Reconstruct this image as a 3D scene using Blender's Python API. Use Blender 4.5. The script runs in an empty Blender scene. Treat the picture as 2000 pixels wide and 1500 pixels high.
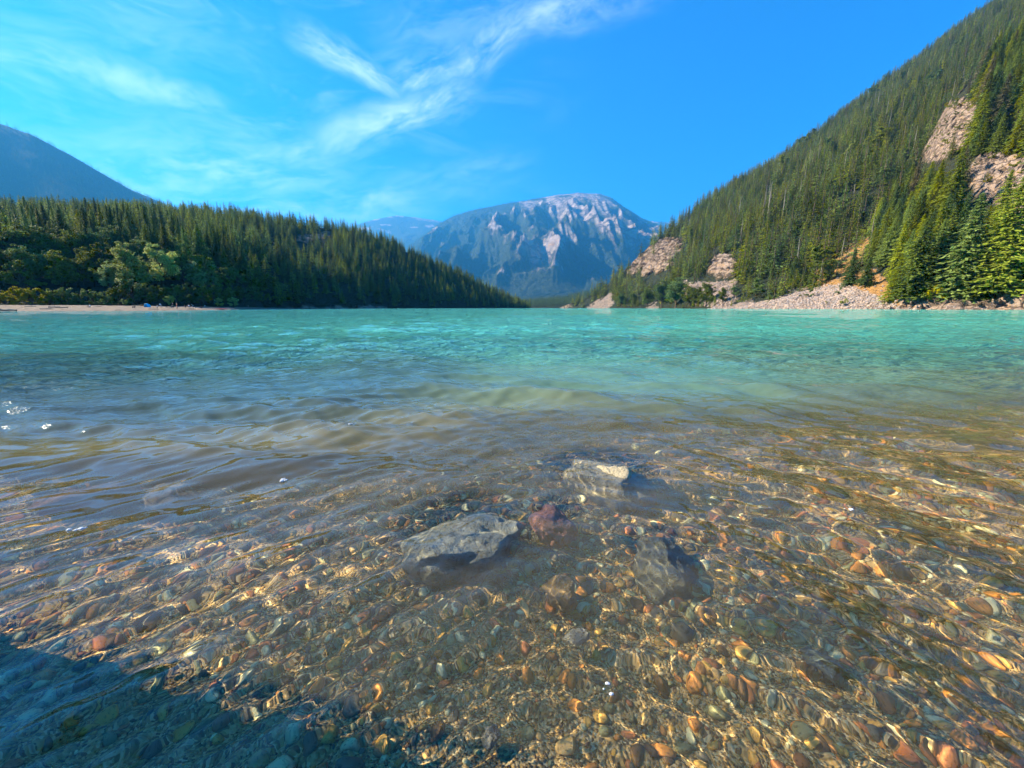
import bpy, bmesh, math, random
import numpy as np
from mathutils import Vector

# ------------------------------------------------------------------ camera, sky, sun, exposure
SC = bpy.context.scene
COL = SC.collection
FPX, PITCH, CAMH = 760.0, math.atan((750 - 601) / 760.0), 0.80      # photo is 2000 px wide, horizon at row 601
cam = bpy.data.cameras.new('camera')
cam.sensor_width = 36; cam.lens = 36 * FPX / 2000
cam.clip_start = 0.03; cam.clip_end = 40000
camo = bpy.data.objects.new('camera', cam); COL.objects.link(camo)
camo.location = (0, 0, CAMH); camo.rotation_euler = (math.pi / 2 - PITCH, 0, 0)
SC.camera = camo
SUN_AZ, SUN_EL = math.radians(-80), math.radians(31)                # azimuth from +Y, negative = left
sun = bpy.data.lights.new('sun', 'SUN'); sun.energy = 5.0; sun.angle = math.radians(0.5); sun.color = (1, 0.85, 0.63)
suno = bpy.data.objects.new('sun', sun); COL.objects.link(suno)
SDIR = Vector((math.sin(SUN_AZ) * math.cos(SUN_EL), math.cos(SUN_AZ) * math.cos(SUN_EL), math.sin(SUN_EL)))
suno.rotation_euler = SDIR.to_track_quat('Z', 'Y').to_euler()
suno.location = (-60, 20, 60)
sun.cycles.is_caustics_light = True
SC.view_settings.view_transform = 'Standard'; SC.view_settings.look = 'None'
SC.view_settings.exposure = 2.08; SC.view_settings.gamma = 1.0
cy = SC.cycles
cy.use_denoising = True
cy.max_bounces = 8; cy.diffuse_bounces = 2; cy.glossy_bounces = 3; cy.transmission_bounces = 5
cy.transparent_max_bounces = 6; cy.volume_bounces = 0
cy.sample_clamp_indirect = 4.0; cy.sample_clamp_direct = 4.0; cy.blur_glossy = 0.5
cy.caustics_reflective = False; cy.caustics_refractive = True
cy.use_adaptive_sampling = True; cy.adaptive_threshold = 0.02; cy.adaptive_min_samples = 12

CP, SP = math.cos(PITCH), math.sin(PITCH)
def ray(u, v):
    a = (np.asarray(u, float) - 1000) / FPX; b = (750 - np.asarray(v, float)) / FPX
    return np.stack(np.broadcast_arrays(a, CP + b * SP, -SP + b * CP), -1)
def at_depth(u, v, Y):
    d = ray(u, v); s = np.asarray(Y, float) / d[..., 1]
    return d * s[..., None] + np.array([0, 0, CAMH])
def on_plane(u, v, z=0.0):
    d = ray(u, v); s = (z - CAMH) / d[..., 2]
    return d * s[..., None] + np.array([0, 0, CAMH])
def project(P):
    P = np.asarray(P, float); x, y, z = P[..., 0], P[..., 1], P[..., 2] - CAMH
    f = y * CP - z * SP; f = np.where(f < 0.01, 0.01, f)
    return 1000 + FPX * x / f, 750 - FPX * (y * SP + z * CP) / f

# ---- world: Nishita sky with thin cirrus
W = bpy.data.worlds.new('World'); SC.world = W; W.use_nodes = True
class NT:
    def __init__(s, tree): s.t = tree; s.n = tree.nodes; s.l = tree.links
    def new(s, kind, **kw):
        n = s.n.new(kind)
        for k, v in kw.items(): setattr(n, k, v)
        return n
    def put(s, sock, v):
        if isinstance(v, bpy.types.NodeSocket): s.l.new(v, sock)
        elif v is not None: sock.default_value = v
    def math(s, op, a, b=None, c=None, clamp=False):
        n = s.new('ShaderNodeMath', operation=op, use_clamp=clamp)
        for i, v in enumerate((a, b, c)):
            if v is not None: s.put(n.inputs[i], v)
        return n.outputs[0]
    def vmath(s, op, a, b=None, scale=None):
        n = s.new('ShaderNodeVectorMath', operation=op)
        s.put(n.inputs[0], a)
        if b is not None: s.put(n.inputs[1], b)
        if scale is not None: s.put(n.inputs['Scale'], scale)
        return n.outputs['Value'] if op in ('DOT_PRODUCT', 'LENGTH', 'DISTANCE') else n.outputs[0]
    def noise(s, vec, scale, detail=4, rough=.55, dist=0, col=False):
        n = s.new('ShaderNodeTexNoise'); s.put(n.inputs['Vector'], vec)
        n.inputs['Scale'].default_value = scale; n.inputs['Detail'].default_value = detail
        n.inputs['Roughness'].default_value = rough; n.inputs['Distortion'].default_value = dist
        return n.outputs['Color'] if col else n.outputs['Fac']
    def voro(s, vec, scale, feature='F1', out='Distance', rnd=1.0):
        n = s.new('ShaderNodeTexVoronoi', feature=feature); s.put(n.inputs['Vector'], vec)
        n.inputs['Scale'].default_value = scale; n.inputs['Randomness'].default_value = rnd
        return n.outputs[out]
    def ramp(s, fac, stops, interp='LINEAR'):
        n = s.new('ShaderNodeValToRGB'); s.put(n.inputs[0], fac); r = n.color_ramp; r.interpolation = interp
        while len(r.elements) < len(stops): r.elements.new(0.5)
        for e, (p, c) in zip(r.elements, stops):
            e.position = p; e.color = (c, c, c, 1) if isinstance(c, (int, float)) else (*c, 1)
        return n.outputs[0]
    def smooth(s, v, a, b, lo=0.0, hi=1.0):
        n = s.new('ShaderNodeMapRange', interpolation_type='SMOOTHSTEP'); s.put(n.inputs['Value'], v)
        s.put(n.inputs['From Min'], a); s.put(n.inputs['From Max'], b); n.inputs['To Min'].default_value = lo; n.inputs['To Max'].default_value = hi
        return n.outputs[0]
    def mix(s, f, a, b, blend='MIX'):
        n = s.new('ShaderNodeMix', data_type='RGBA', blend_type=blend)
        s.put(n.inputs[0], f)
        for i, v in ((6, a), (7, b)):
            if isinstance(v, tuple): v = (*v, 1)[:4]
            s.put(n.inputs[i], v)
        return n.outputs[2]
    def comb(s, x, y, z=0.0):
        n = s.new('ShaderNodeCombineXYZ')
        for i, v in enumerate((x, y, z)): s.put(n.inputs[i], v)
        return n.outputs[0]
    def attr(s, name, out='Fac'):
        return s.new('ShaderNodeAttribute', attribute_name=name).outputs[out]

w = NT(W.node_tree)
sky = w.new('ShaderNodeTexSky', sky_type='NISHITA')
sky.sun_disc = False; sky.sun_elevation = SUN_EL; sky.sun_rotation = SUN_AZ
sky.altitude = 400; sky.air_density = 1.0; sky.dust_density = 0.5; sky.ozone_density = 4.0
hs = w.new('ShaderNodeHueSaturation'); hs.inputs['Saturation'].default_value = 1.9; hs.inputs['Value'].default_value = 1.0; hs.inputs['Hue'].default_value = 0.5
w.l.new(sky.outputs[0], hs.inputs['Color'])
skycol = w.mix(1.0, hs.outputs[0], (0.10, 1.13, 1.36), 'MULTIPLY')
tc = w.new('ShaderNodeTexCoord')
nrm = w.vmath('NORMALIZE', tc.outputs['Generated'])
sep = w.new('ShaderNodeSeparateXYZ'); w.l.new(nrm, sep.inputs[0])
az = w.math('ARCTAN2', sep.outputs[0], sep.outputs[1]); el = w.math('ARCSINE', sep.outputs[2])
ae = w.comb(az, el, 0.0)
wn = w.noise(ae, 3.6, 4, .55, 0, True)
ae_w = w.vmath('ADD', ae, w.vmath('SCALE', w.vmath('SUBTRACT', wn, (.5, .5, .5)), scale=0.085))
def azel(u, v):
    d = ray(u, v); d = d / np.linalg.norm(d); return np.array([math.atan2(d[0], d[1]), math.asin(d[2])])
# streaks of cirrus: (start pixel, end pixel, width px, strength)
STREAKS = [((1260, -30), (1000, 40), 42, .5), ((1040, 25), (880, 135), 44, .55), ((910, 100), (770, 165), 40, .75), ((775, 175), (590, 70), 34, .80), ((1000, 0), (760, 60), 60, .22),
           ((900, 180), (640, 285), 48, .75), ((680, 270), (560, 310), 40, .6), ((640, 330), (60, 330), 60, .70), ((800, 400), (250, 390), 55, .75),
           ((420, 210), (-80, 70), 42, .55), ((-150, 300), (420, 300), 90, .35), ((500, 120), (-100, 10), 70, .22), ((1000, 330), (700, 400), 60, .25)]
tot = None
for i, (p0, p1, wd, st) in enumerate(STREAKS):
    A, B = azel(*p0), azel(*p1); D = B - A; Ln = np.linalg.norm(D); D = D / Ln; N = np.array([-D[1], D[0]])
    rel = w.vmath('SUBTRACT', ae_w, (A[0], A[1], 0))
    s_ = w.vmath('DOT_PRODUCT', rel, (D[0], D[1], 0)); d_ = w.vmath('DOT_PRODUCT', rel, (N[0], N[1], 0))
    wdr = wd / 840.0
    m1 = w.smooth(w.math('ABSOLUTE', d_), 0.0, wdr, 1, 0)
    m2 = w.math('MULTIPLY', w.smooth(s_, -0.3 * Ln, 0.25 * Ln), w.smooth(s_, 0.75 * Ln, 1.3 * Ln, 1, 0))
    fib = w.noise(w.comb(w.math('MULTIPLY', s_, 7.0), w.math('MULTIPLY', d_, 22.0), float(i) * 3.7), 1.0, 7, .66, .35)
    fib = w.smooth(fib, .30, .80)
    m = w.math('MULTIPLY', w.math('MULTIPLY', m1, m2), w.math('MULTIPLY', fib, st))
    tot = m if tot is None else w.math('MAXIMUM', tot, m)
# a thin veil that goes on over the whole sky
veil = w.noise(w.comb(w.math('MULTIPLY', az, 1.6), w.math('MULTIPLY', el, 6.0), 4.0), 2.2, 6, .6, 1.0)
veil = w.math('MULTIPLY', w.smooth(veil, .46, .8), .28)
veil = w.math('MULTIPLY', veil, w.smooth(az, 0.25, -0.5))
cl = w.math('MAXIMUM', tot, veil)
cl = w.math('MULTIPLY', cl, w.smooth(el, 0.0, 0.12))
skyc = w.mix(cl, skycol, (7.2, 8.6, 9.6))
bg = W.node_tree.nodes['Background']; w.l.new(skyc, bg.inputs[0]); bg.inputs[1].default_value = 0.051; W.cycles.sampling_method = 'NONE'

# ------------------------------------------------------------------ helpers
def hsh(i, j, k, seed):
    n = (i * 374761393 + j * 668265263 + k * 2147483647 + seed * 1274126177) & 0xFFFFFFFF
    n = ((n ^ (n >> 13)) * 1274126177) & 0xFFFFFFFF
    return ((n ^ (n >> 16)) & 0xFFFF) / 65535.0
def vnoise(x, y, z=None, seed=0):
    x = np.asarray(x, float); y = np.asarray(y, float); z = np.zeros_like(x) if z is None else np.asarray(z, float)
    xi, yi, zi = np.floor(x).astype(np.int64), np.floor(y).astype(np.int64), np.floor(z).astype(np.int64)
    fx, fy, fz = x - xi, y - yi, z - zi
    fx = fx * fx * (3 - 2 * fx); fy = fy * fy * (3 - 2 * fy); fz = fz * fz * (3 - 2 * fz)
    r = 0
    for a in (0, 1):
        for b in (0, 1):
            for c in (0, 1):
                r = r + hsh(xi + a, yi + b, zi + c, seed) * np.abs(1 - a - fx) * np.abs(1 - b - fy) * np.abs(1 - c - fz)
    return r * 2 - 1
def fbm(x, y, z=None, octv=4, seed=0, ridged=False):
    r = 0; a = 1.0; t = 0
    for o in range(octv):
        f = 2.0 ** o
        n = vnoise(x * f, y * f, None if z is None else z * f, seed + o * 17)
        if ridged: n = 1 - 2 * np.abs(n)
        r = r + a * n; t += a; a *= 0.5
    return r / t
def mesh_np(name, V, F, smooth=True, mats=()):
    m = bpy.data.meshes.new(name); V = np.asarray(V, np.float32); F = np.asarray(F, np.int32); k = F.shape[1]
    m.vertices.add(len(V)); m.vertices.foreach_set('co', V.ravel())
    m.loops.add(F.size); m.loops.foreach_set('vertex_index', F.ravel())
    m.polygons.add(len(F)); m.polygons.foreach_set('loop_start', np.arange(0, F.size, k, dtype=np.int32))
    m.polygons.foreach_set('loop_total', np.full(len(F), k, np.int32))
    m.polygons.foreach_set('use_smooth', np.full(len(F), smooth))
    m.update(calc_edges=True)
    for x in mats: m.materials.append(x)
    return m
def grid_faces(nu, nt):
    i = np.arange(nu * nt).reshape(nu, nt)
    return np.stack([i[:-1, :-1], i[1:, :-1], i[1:, 1:], i[:-1, 1:]], -1).reshape(-1, 4)
def fattr(m, name, vals):
    a = m.attributes.new(name, 'FLOAT', 'POINT'); a.data.foreach_set('value', np.asarray(vals, np.float32).ravel())
def link(name, data, parent=None):
    o = bpy.data.objects.new(name, data); COL.objects.link(o)
    if parent is not None: o.parent = parent
    return o
def tag(o, label=None, cat=None, group=None, kind=None):
    if label: o['label'] = label
    if cat: o['category'] = cat
    if group: o['group'] = group
    if kind: o['kind'] = kind
    return o
def mat(name):
    m = bpy.data.materials.new(name); m.use_nodes = True
    n = NT(m.node_tree); p = m.node_tree.nodes['Principled BSDF']
    return m, n, p
def inpoly(u, v, poly):
    r = np.zeros(u.shape, bool); n = len(poly)
    for i in range(n):
        x1, y1 = poly[i]; x2, y2 = poly[(i + 1) % n]
        c = ((y1 > v) != (y2 > v)) & (u < (x2 - x1) * (v - y1) / ((y2 - y1) + 1e-9) + x1)
        r ^= c
    return r
def interp(x, pts):
    p = np.array(pts, float); return np.interp(x, p[:, 0], p[:, 1])
rng = np.random.default_rng(7); random.seed(7)

# ------------------------------------------------------------------ materials
def foliage(name, base, var=.35, hue=.03, trans=.38, rough=.6):
    m, n, p = mat(name)
    oi = n.new('ShaderNodeObjectInfo'); g = n.new('ShaderNodeNewGeometry')
    h = n.new('ShaderNodeHueSaturation'); h.inputs['Color'].default_value = (*base, 1)
    r2 = n.math('FRACT', n.math('MULTIPLY', oi.outputs['Random'], 7.13))
    n.put(h.inputs['Hue'], n.math('MULTIPLY_ADD', r2, 2 * hue, .5 - hue))
    val = n.math('MULTIPLY_ADD', oi.outputs['Random'], 2 * var, 1 - var)
    pr = n.math('MULTIPLY_ADD', g.outputs['Random Per Island'], .7, .65)
    n.put(h.inputs['Value'], n.math('MULTIPLY', val, pr))
    n.put(h.inputs['Saturation'], n.math('MULTIPLY_ADD', r2, -.35, 1.12))
    n.put(p.inputs['Base Color'], h.outputs[0]); p.inputs['Roughness'].default_value = rough
    p.inputs['Specular IOR Level'].default_value = .08
    t = n.new('ShaderNodeBsdfTranslucent'); n.put(t.inputs['Color'], h.outputs[0])
    mx = n.new('ShaderNodeMixShader'); mx.inputs[0].default_value = trans
    n.l.new(p.outputs[0], mx.inputs[1]); n.l.new(t.outputs[0], mx.inputs[2])
    n.l.new(mx.outputs[0], m.node_tree.nodes['Material Output'].inputs[0])
    return m
M_FIR = foliage('fir_needles', (.140, .190, .018), .50, .035)
M_FIRL = foliage('bright_fir_needles', (.205, .250, .016), .35, .03)
M_FIRD = foliage('dark_fir_needles', (.078, .125, .022), .35, .03)
M_FAR = foliage('distant_needles', (.060, .100, .036), .35, .03, .1)
M_LEAF = foliage('green_leaves', (.115, .155, .024), .35, .04, .35)
M_PALE = foliage('pale_leaves', (.30, .34, .075), .25, .03, .35)
M_YEL = foliage('yellow_green_leaves', (.27, .26, .018), .25, .02, .35)
M_BRIGHT = foliage('bright_yellow_leaves', (.42, .40, .012), .1, .01, .35)
M_TAN = foliage('dry_needles', (.16, .14, .06), .3, .02, .2)
def bark(name, c):
    m, n, p = mat(name); o = n.new('ShaderNodeTexCoord').outputs['Object']
    f = n.noise(n.vmath('MULTIPLY', o, (40, 40, 6)), 1, 5)
    n.put(p.inputs['Base Color'], n.ramp(f, [(.3, tuple(x * .5 for x in c)), (.7, c)])); p.inputs['Roughness'].default_value = .95
    b = n.new('ShaderNodeBump'); b.inputs['Strength'].default_value = .6; n.put(b.inputs['Height'], f); n.l.new(b.outputs[0], p.inputs['Normal'])
    return m
M_BARK = bark('bark', (.11, .075, .05)); M_SNAG = bark('weathered_wood', (.30, .27, .23)); M_LOG = bark('driftwood', (.24, .20, .16))

def terrain_mat(name, floor, rock1, rock2, scale, soil=(.50, .27, .095), screec=(.33, .265, .235)):
    m, n, p = mat(name)
    g = n.new('ShaderNodeNewGeometry').outputs['Position']
    q = n.vmath('SCALE', g, scale=scale)
    f1 = n.noise(q, .35, 6, .6); f2 = n.noise(n.vmath('MULTIPLY', q, (1, 1, 2.6)), 1.3, 6, .65, .6)
    fl = n.mix(f2, tuple(x * .55 for x in floor), floor)
    crack = n.voro(n.vmath('ADD', n.vmath('MULTIPLY', q, (.5, .5, .9)), n.vmath('SCALE', n.noise(q, .9, 4, .6, 0, True), scale=1.6)), .55, 'DISTANCE_TO_EDGE')
    crk = n.smooth(crack, 0.0, .14)
    rk = n.mix(n.smooth(f1, .38, .64), rock1, rock2)
    rk = n.mix(n.smooth(f2, .42, .72), rk, tuple(min(1, x * 1.4) for x in rock1)); rk = n.mix(n.smooth(n.noise(n.vmath('MULTIPLY', q, (.6, .6, 2.4)), .5, 6, .7, .5), .54, .66), rk, tuple(x * .35 for x in rock1))
    rk = n.mix(n.smooth(n.noise(q, .7, 5, .7), .56, .68), rk, (.42, .23, .09))
    rk = n.mix(n.math('MULTIPLY', n.math('SUBTRACT', 1.0, crk), .8), rk, tuple(x * .2 for x in rock1))
    vc = n.voro(q, 1.05, 'F1', 'Color'); vd = n.voro(q, 1.05, 'DISTANCE_TO_EDGE')
    sp = n.new('ShaderNodeSeparateColor'); n.l.new(vc, sp.inputs[0])
    scr = n.mix(sp.outputs[0], tuple(x * .6 for x in screec), tuple(x * 1.35 for x in screec))
    so = n.mix(f2, soil, tuple(x * .7 for x in soil))
    c = n.mix(n.attr('rock'), fl, rk); c = n.mix(n.attr('soil'), c, so); c = n.mix(n.attr('scree'), c, scr)
    n.put(p.inputs['Base Color'], c); p.inputs['Roughness'].default_value = .93; p.inputs['Specular IOR Level'].default_value = .15
    hgt = n.math('ADD', n.math('MULTIPLY', f2, 1.0), n.math('MULTIPLY', crk, .45))
    hgt = n.math('ADD', hgt, n.math('MULTIPLY', n.smooth(vd, 0, .3), n.math('MULTIPLY', n.attr('scree'), .5)))
    b = n.new('ShaderNodeBump'); b.inputs['Strength'].default_value = .9; b.inputs['Distance'].default_value = 1.6 / scale * .6
    n.put(b.inputs['Height'], hgt); n.l.new(b.outputs[0], p.inputs['Normal'])
    return m
M_HILL = terrain_mat('rocky_slope', (.045, .050, .022), (.29, .22, .175), (.34, .235, .145), .55, (.44, .24, .08), (.27, .205, .16))
M_HILLFAR = terrain_mat('far_slope', (.035, .045, .025), (.29, .225, .18), (.32, .225, .15), .22, (.44, .24, .08), (.27, .205, .16))
M_MTN = terrain_mat('mountain_rock', (.045, .065, .030), (.36, .285, .245), (.29, .245, .23), .008)
M_BEACH = terrain_mat('gravel_beach', (.33, .265, .20), (.36, .30, .24), (.34, .28, .22), 1.2)

# ------------------------------------------------------------------ lake bed, water
def sst(x, a, b):
    t = np.clip((x - a) / (b - a), 0, 1); return t * t * (3 - 2 * t)
def beddepth(x, y):
    d = 0.105 + 0.135 * (y - 0.3) + 0.30 * np.clip(y - 2.9, 0, None) * (1 - .35 * np.clip((x - 1) / 3, 0, 1))
    d = d * (1 - 0.045 * np.clip(x, -4, 5)) + np.where(y > 0, .035 * fbm(x * 1.3, y * 1.3, None, 3, 5), 0)
    d = d + .8 * np.clip(y - 1.95, 0, None) * sst(-x + .1 * y, .2, 2.0)
    return np.clip(d, -3.0, 14.0)
def bedz(x, y): return -beddepth(x, y) + .012 * fbm(x * 9, y * 9, None, 3, 3)

def polar(r0, r1, ratios, nth, a0, a1):
    rs = [r0]
    while rs[-1] < r1:
        k = next(q for lim, q in ratios if rs[-1] < lim); rs.append(rs[-1] * k)
    return np.array(rs), np.linspace(a0, a1, nth)
rs, th = polar(.10, 60, [(8, 1.012), (1e9, 1.03)], 420, -math.pi, math.pi)
R, T = np.meshgrid(rs, th, indexing='ij'); bx_, by_ = R * np.sin(T), R * np.cos(T)
bm_ = mesh_np('lake_bed', np.stack([bx_, by_, bedz(bx_, by_)], -1).reshape(-1, 3), grid_faces(len(rs), len(th)))
m, n, p = mat('gravel_bed')
g = n.new('ShaderNodeNewGeometry').outputs['Position']
vc = n.voro(g, 170, 'F1', 'Color'); sp = n.new('ShaderNodeSeparateColor'); n.l.new(vc, sp.inputs[0])
big = n.noise(g, 1.7, 4, .6)
c = n.ramp(sp.outputs[0], [(0, (.13, .078, .028)), (.35, (.36, .22, .065)), (.6, (.56, .35, .10)), (.8, (.66, .45, .17)), (1, (.75, .60, .30))])
c = n.mix(n.smooth(big, .45, .65), c, (.42, .27, .10))
n.put(p.inputs['Base Color'], c); p.inputs['Roughness'].default_value = .9
b = n.new('ShaderNodeBump'); b.inputs['Distance'].default_value = .01; n.put(b.inputs['Height'], n.voro(g, 170, 'SMOOTH_F1')); b.invert = True; n.l.new(b.outputs[0], p.inputs['Normal'])
bm_.materials.append(m)
bed = tag(link('lake_bed', bm_), kind='structure'); bed.cycles.is_caustics_receiver = True

wr = np.random.default_rng(21)
COMP = []          # wavelength, kx, ky, phase, slope, family
def fam(nm, l0, l1, num, ang, spread, slope):
    for l in np.geomspace(l0, l1, num):
        l = l * wr.uniform(.9, 1.1); a = ang + wr.normal() * spread
        COMP.append((l, math.cos(a), math.sin(a), wr.uniform(0, 6.283), slope * wr.uniform(.6, 1.3), nm))
fam('open', .12, 1.3, 30, math.radians(-97), .36, .060)
fam('open', 1.6, 3.2, 6, math.radians(-95), .5, .028)
fam('chop', .06, .20, 12, math.radians(-95), .6, .075)
fam('open', 3.4, 14, 7, math.radians(-100), .5, .016)
fam('left', .036, .16, 11, math.radians(-45), .25, .060)
fam('left', .18, .7, 7, math.radians(-55), .4, .060)
fam('right', .055, .15, 8, math.radians(190), .3, .026)
fam('right', .16, .8, 8, math.radians(200), .35, .050)
fam('mid', .05, .13, 9, math.radians(-90), 1.2, .036)
fam('mid', .13, .5, 5, math.radians(-90), .8, .020)
def waves(x, y, sp):
    """surface height and true local sampling step sp"""
    r = np.hypot(x, y)
    # gentle bending so that crests are not ruler-straight
    xw = x + .05 * fbm(x * 1.1, y * 1.1, None, 2, 41) + .35 * fbm(x * .15, y * .15, None, 2, 43) * np.clip(r / 6, 0, 1)
    yw = y + .05 * fbm(x * 1.1, y * 1.1, None, 2, 42) + .35 * fbm(x * .15, y * .15, None, 2, 44) * np.clip(r / 6, 0, 1)
    wo = sst(y, 1.5, 3.0) + .25 * (1 - sst(y, 1.5, 3.0))
    wl = sst(-x + .25 * y, -.05, .55) * (1 - sst(r, 3.0, 6.0)); wrr = sst(x - .15 * y, .05, .7) * (1 - sst(r, 3.5, 7.0))
    wm = 1 - sst(r, 2.6, 5.0)
    z = np.zeros_like(x)
    gust = 1 + .30 * sst(-x + .1 * y, 0, 2) * sst(y, 1.8, 3) * (1 - sst(r, 6, 12)); gust = gust * (.75 + .5 * fbm(x * .09, y * .09, None, 3, 77) + .35 * fbm(x * .8, y * .8, None, 3, 78) * (r < 12))
    for l, kx, ky, ph, s, nm in COMP:
        f = np.clip((l / sp - 2.6) / 2.5, 0, 1)
        if not f.any(): continue
        wgt = {'open': wo, 'chop': wo * wo * (.6 + .8 * (gust - .75)), 'left': wl, 'right': wrr, 'mid': wm}[nm] * f
        a = (xw * kx + yw * ky) * 6.28318 / l + ph
        sn = np.sin(a)
        if nm in ('open', 'chop'): sn = 1.9 * np.exp(1.25 * (sn - 1)) - .8
        z += wgt * s * l / 6.283 * sn * gust
    # the small wave that is about to reach the shore, about 2.7 m out
    yc = 2.62 + .10 * np.sin(x * 1.3 + .4) + .06 * np.sin(x * 3.1) - .11 * np.clip(x - .4, 0, None) ** 1.2
    dd = y - yc
    z += .017 * np.exp(-np.where(dd < 0, dd / .13, dd / .28) ** 2) * (.6 + .4 * np.sin(x * .9 + .8)) * (1 - sst(np.abs(x), 2.5, 6))
    # rings round the rocks that touch the surface
    for cx, cy_, k in ((.46, 1.93, .05), (.62, .99, .045)):
        q = np.hypot(x - cx, y - cy_)
        z += .0012 * np.sin(q * 6.283 / k) * np.exp(-q / .16)
    return z
rs, th = polar(.12, 3200, [(9, 1.0065), (40, 1.009), (200, 1.02), (1e9, 1.05)], 760, math.radians(-118), math.radians(118))
R, T = np.meshgrid(rs, th, indexing='ij'); X, Y = R * np.sin(T), R * np.cos(T)
step = np.maximum(R * .0078, .0045)
step = np.where(R > 40, R * .02, step); step = np.where(R > 200, R * .05, step)
Z = waves(X, Y, step)
wmsh = mesh_np('water', np.stack([X, Y, Z], -1).reshape(-1, 3), grid_faces(len(rs), len(th))[:, ::-1])
dep = beddepth(X, Y)
for pix, size, top in (((1175, 905), .27, .018), ((905, 1035), .25, -.018), ((1082, 1000), .105, -.02), ((1300, 1085), .15, -.06)):
    q = on_plane(*pix, top * .6); dd = np.hypot((X - q[0]) / size, (Y - q[1]) / size)      # less water stands over a rock
    dep = np.minimum(dep, np.maximum(.01, -top) + .5 * np.clip(dd - .7, 0, None))
tone = np.log(np.maximum(Y, 1.5) / 1.5) / math.log(14 / 1.5) + .07 * fbm(X * .5, Y * .5, None, 3, 88); fattr(wmsh, 'tone', np.where(Y < 1, 0, tone)); fattr(wmsh, 'clear', sst(-X + .12 * Y, .4, 2.0) * sst(Y, 2.0, 3.0) * (1 - sst(Y, 4.5, 9)))
fattr(wmsh, 'depth', dep); fattr(wmsh, 'dist', R)
m, n, p = mat('lake_water')
g = n.new('ShaderNodeNewGeometry').outputs['Position']
dp = n.attr('depth'); ds = n.attr('dist')
far = n.smooth(ds, 3.2, 10)
bh = n.math('ADD', n.noise(n.vmath('MULTIPLY', g, (.7, 2.0, 1)), 2.2, 5, .62), n.math('MULTIPLY', n.noise(n.vmath('MULTIPLY', g, (.7, 1.9, 1)), .28, 3, .6), 2.2))
bh = n.math('ADD', bh, n.math('MULTIPLY', n.noise(n.vmath('MULTIPLY', g, (.7, 1.9, 1)), 9, 4, .6), .22))
b = n.new('ShaderNodeBump'); b.inputs['Distance'].default_value = .5; n.put(b.inputs['Strength'], n.math('MULTIPLY', far, 1.0)); n.put(b.inputs['Height'], bh)
p.inputs['Roughness'].default_value = 0.0; p.inputs['IOR'].default_value = 1.333; p.inputs['Transmission Weight'].default_value = 1.0
p.inputs['Base Color'].default_value = (.97, 1, .98, 1)
p2 = n.new('ShaderNodeBsdfPrincipled'); p2.inputs['Roughness'].default_value = .03; p2.inputs['IOR'].default_value = 1.333
olive = (.048, .056, .030); turq = (.040, .52, .43)
body = n.ramp(n.attr('tone'), [(0, (.20, .172, .085)), (.28, (.165, .158, .080)), (.45, (.105, .165, .105)), (.65, (.072, .225, .163)), (.82, (.070, .31, .23)), (1, (.088, .43, .32))])
n.put(p2.inputs['Base Color'], n.mix(n.math('MULTIPLY', n.attr('clear'), .6), body, (.012, .030, .032)))      # stirred silt near the shore, clear deep water, glacial flour far out
n.l.new(b.outputs[0], p2.inputs['Normal'])
mx = n.new('ShaderNodeMixShader'); n.put(mx.inputs[0], n.ramp(n.math('MULTIPLY', dp, 1.0), [(0, .03), (.12, .08), (.25, .19), (.40, .45), (.62, .82), (.9, 1)], 'LINEAR'))
n.l.new(p.outputs[0], mx.inputs[1]); n.l.new(p2.outputs[0], mx.inputs[2]); n.l.new(mx.outputs[0], m.node_tree.nodes['Material Output'].inputs[0])
wmsh.materials.append(m)
water = tag(link('water', wmsh), kind='structure'); water.cycles.is_caustics_caster = True

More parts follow.
